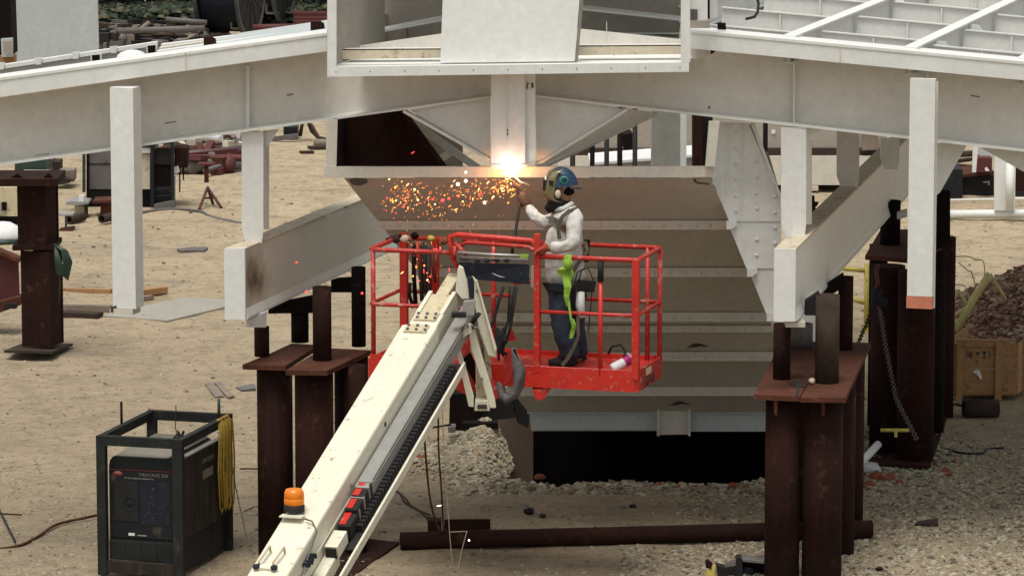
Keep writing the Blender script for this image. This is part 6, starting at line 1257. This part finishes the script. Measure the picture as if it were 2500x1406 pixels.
t = thing('hanging_hook', 'black hook block hanging beside the post left of the right low beam', 'hook', P(1985, 500, 44)); MB().path([P(1982, 478, 44), P(1984, 500, 44), P(1975, 498, 44), P(1996, 499, 44), P(1985, 503, 44), P(1988, 520, 44)], .03, 7).build('hook', M['black'], t)
# right yard
dR = 61.0
rg2 = thing('white_stand', 'white steel stand with a long white pipe rail on the ground, right yard', 'stand', P(2440, 520, dR))
MB().tube(P(2300, 524, dR), P(2640, 520, dR), 10.5 * mpp(dR, 0), n=18).build('pipe_rail', M['white'], rg2)
MB().pp([(2428, 380), (2480, 380), (2478, 514), (2428, 514)], dR - .1, .06).build('column', M['white'], rg2); MB().tube(P(2466, 400, dR - .25), P(2465, 514, dR - .25), 10 * mpp(dR, 1), n=12).build('column_pipe', M['white'], rg2)
MB().tube(P(2320, 489, dR + 2), P(2640, 482, dR + 2), .016).build('thin_rail', M['white'], rg2); MB().pp([(2320, 491), (2640, 486), (2640, 500), (2320, 502)], dR + 2.1, .05).build('low_board', M['dusty'], rg2)
MB().pp([(2376, 356), (2388, 356), (2383, 421), (2374, 421)], dR + 1, .06).build('rear_post', M['white'], rg2); MB().pp([(2390, 360), (2430, 360), (2440, 392), (2392, 386)], dR + 3, .1).build('rear_panel', M['tarp'], rg2)
gb('dark_skip', 'dark steel skip with a rusty top ledge behind the white pipe rail', 'skip', [('end', R4(2302, 414, 2350, 485), 0, 1.2, 'charcoal'), ('body', R4(2350, 430, 2428, 478), .4, 1.2, 'black'), ('ledge', [(2350, 426), (2428, 420), (2428, 427), (2350, 433)], .3, 1.0, 'rustlight'), ('mark', [(2400, 444), (2416, 442), (2416, 452), (2412, 452), (2412, 446), (2400, 447)], .38, .01, 'galv')], (2360, 485))
gb('brown_drum', 'square brown drum standing on the ledge of the dark skip', 'drum', [('body', R4(2385, 386, 2422, 421), 0, .5, 'redbeam'), ('tag', [(2404, 411), (2410, 408), (2416, 418), (2406, 418)], -.01, .01, 'paper')], (2400, 484))
gb('rusty_machine', 'dark red brown machine behind the right edge of the white stand', 'machine', [('body', R4(2480, 408, 2640, 476), 0, 1.5, 'rust'), ('foot', R4(2480, 470, 2640, 480), -.1, .5, 'black')], (2500, 480))
for k, px in enumerate(([(2340, 383), (2374, 381)], [(2335, 397), (2372, 393)], [(2300, 399), (2330, 408), (2372, 412)])):
    tag(MB().path([H(x, y) + Z * .03 for x, y in px], .07 if k == 0 else .035, 6).build('far_rail', M['greypipe']), ['thick dark timber on the far sand, right yard, uppermost', 'thin dark rail on the far sand just below the thick timber', 'wavy dark hose on the far sand above the dark skip'][k], 'timber')
# ================================================================== shrubs and trees along the far edge
leafm = [surf('leaf_dark', (.012, .024, .012), (.007, .014, .007), .8, 0, 2), surf('leaf_mid', (.034, .064, .028), (.022, .042, .019), .75, 0, 2), surf('leaf_pale', (.085, .13, .06), (.055, .09, .04), .7, 0, 2)]
def tree(label, x, y, w_, h, seed, n):
    r_ = np.random.default_rng(seed); t = thing('leafy_tree', label, 'tree', (x, y, 0), 'trees along the far edge of the yard')
    tk = MB()
    for k in range(5):
        a = r_.uniform(0, 6.28); tk.path([(x, y, -.05), (x + .2 * math.cos(a), y + .2 * math.sin(a), h * .35), (x + w_ * .35 * math.cos(a), y + w_ * .3 * math.sin(a), h * .75)], [.09, .06, .02], 6)
    tk.build('trunk', M['greypipe'], t)
    nc = 34; cc = np.stack([r_.normal(0, w_ * .42, nc), r_.normal(0, w_ * .30, nc), r_.uniform(.05, h, nc)], -1); cr_ = r_.uniform(.28, .62, nc); ck = r_.integers(0, nc, n)
    v = r_.normal(size=(n, 3)); v /= np.linalg.norm(v, axis=1)[:, None]; c = cc[ck] + v * (cr_[ck] * r_.uniform(.55, 1.05, n))[:, None]; c[:, 2] = np.abs(c[:, 2])
    u = r_.normal(size=(n, 3)); u /= np.linalg.norm(u, axis=1)[:, None]; q = np.cross(u, v + .2 * r_.normal(size=(n, 3))); q /= np.linalg.norm(q, axis=1)[:, None]
    s = r_.uniform(.035, .09, n)[:, None]
    V = np.stack([c - u * s, c + q * s * .6, c + u * s, c - q * s * .6], 1).reshape(-1, 3)
    me = bpy.data.meshes.new('crown'); me.from_pydata(V.tolist(), [], (np.arange(n * 4).reshape(n, 4)).tolist())
    for m in leafm: me.materials.append(m)
    mi = np.where(cr_[ck] > .5, 0, 1); mi[r_.random(n) < .12] = 2; mi[r_.random(n) < .35] = 0
    me.polygons.foreach_set('material_index', mi.astype(int)); o = bpy.data.objects.new('crown', me); COL.objects.link(o); o.parent = t
lbs = ['dark tree at the left end of the far edge, beside the white plate', 'dark shrubby tree left of the bare pale pipe', 'leafy tree above the middle of the scrap pile', 'thick tree standing left of the cable reel', 'tree hidden behind the near cable reel', 'tree behind the second cable reel', 'brighter leafy tree above the dark red rails', 'pale leafy tree next to the top box', 'tree far left behind the white plate']
for k in range(9):
    x = [-9.6, -8.7, -7.9, -7.0, -6.2, -5.4, -4.7, -3.8, -10.8][k]; tree(lbs[k], x, 98.2 + (k % 3) * .9, 1.0, 3.4, 40 + k, 5200)
x = rg.uniform(-13, -2, 5200); y = rg.uniform(96.0, 98.5, 5200)
gr = MB(); 
stones('undergrowth', np.stack([x, y, rg.uniform(0, .35, 5200)], -1), .08 + .14 * rg.random(5200), [leafm[0], leafm[1], M['drygrass'], leafm[0]], 'low dark undergrowth at the foot of the far trees', seed=12)
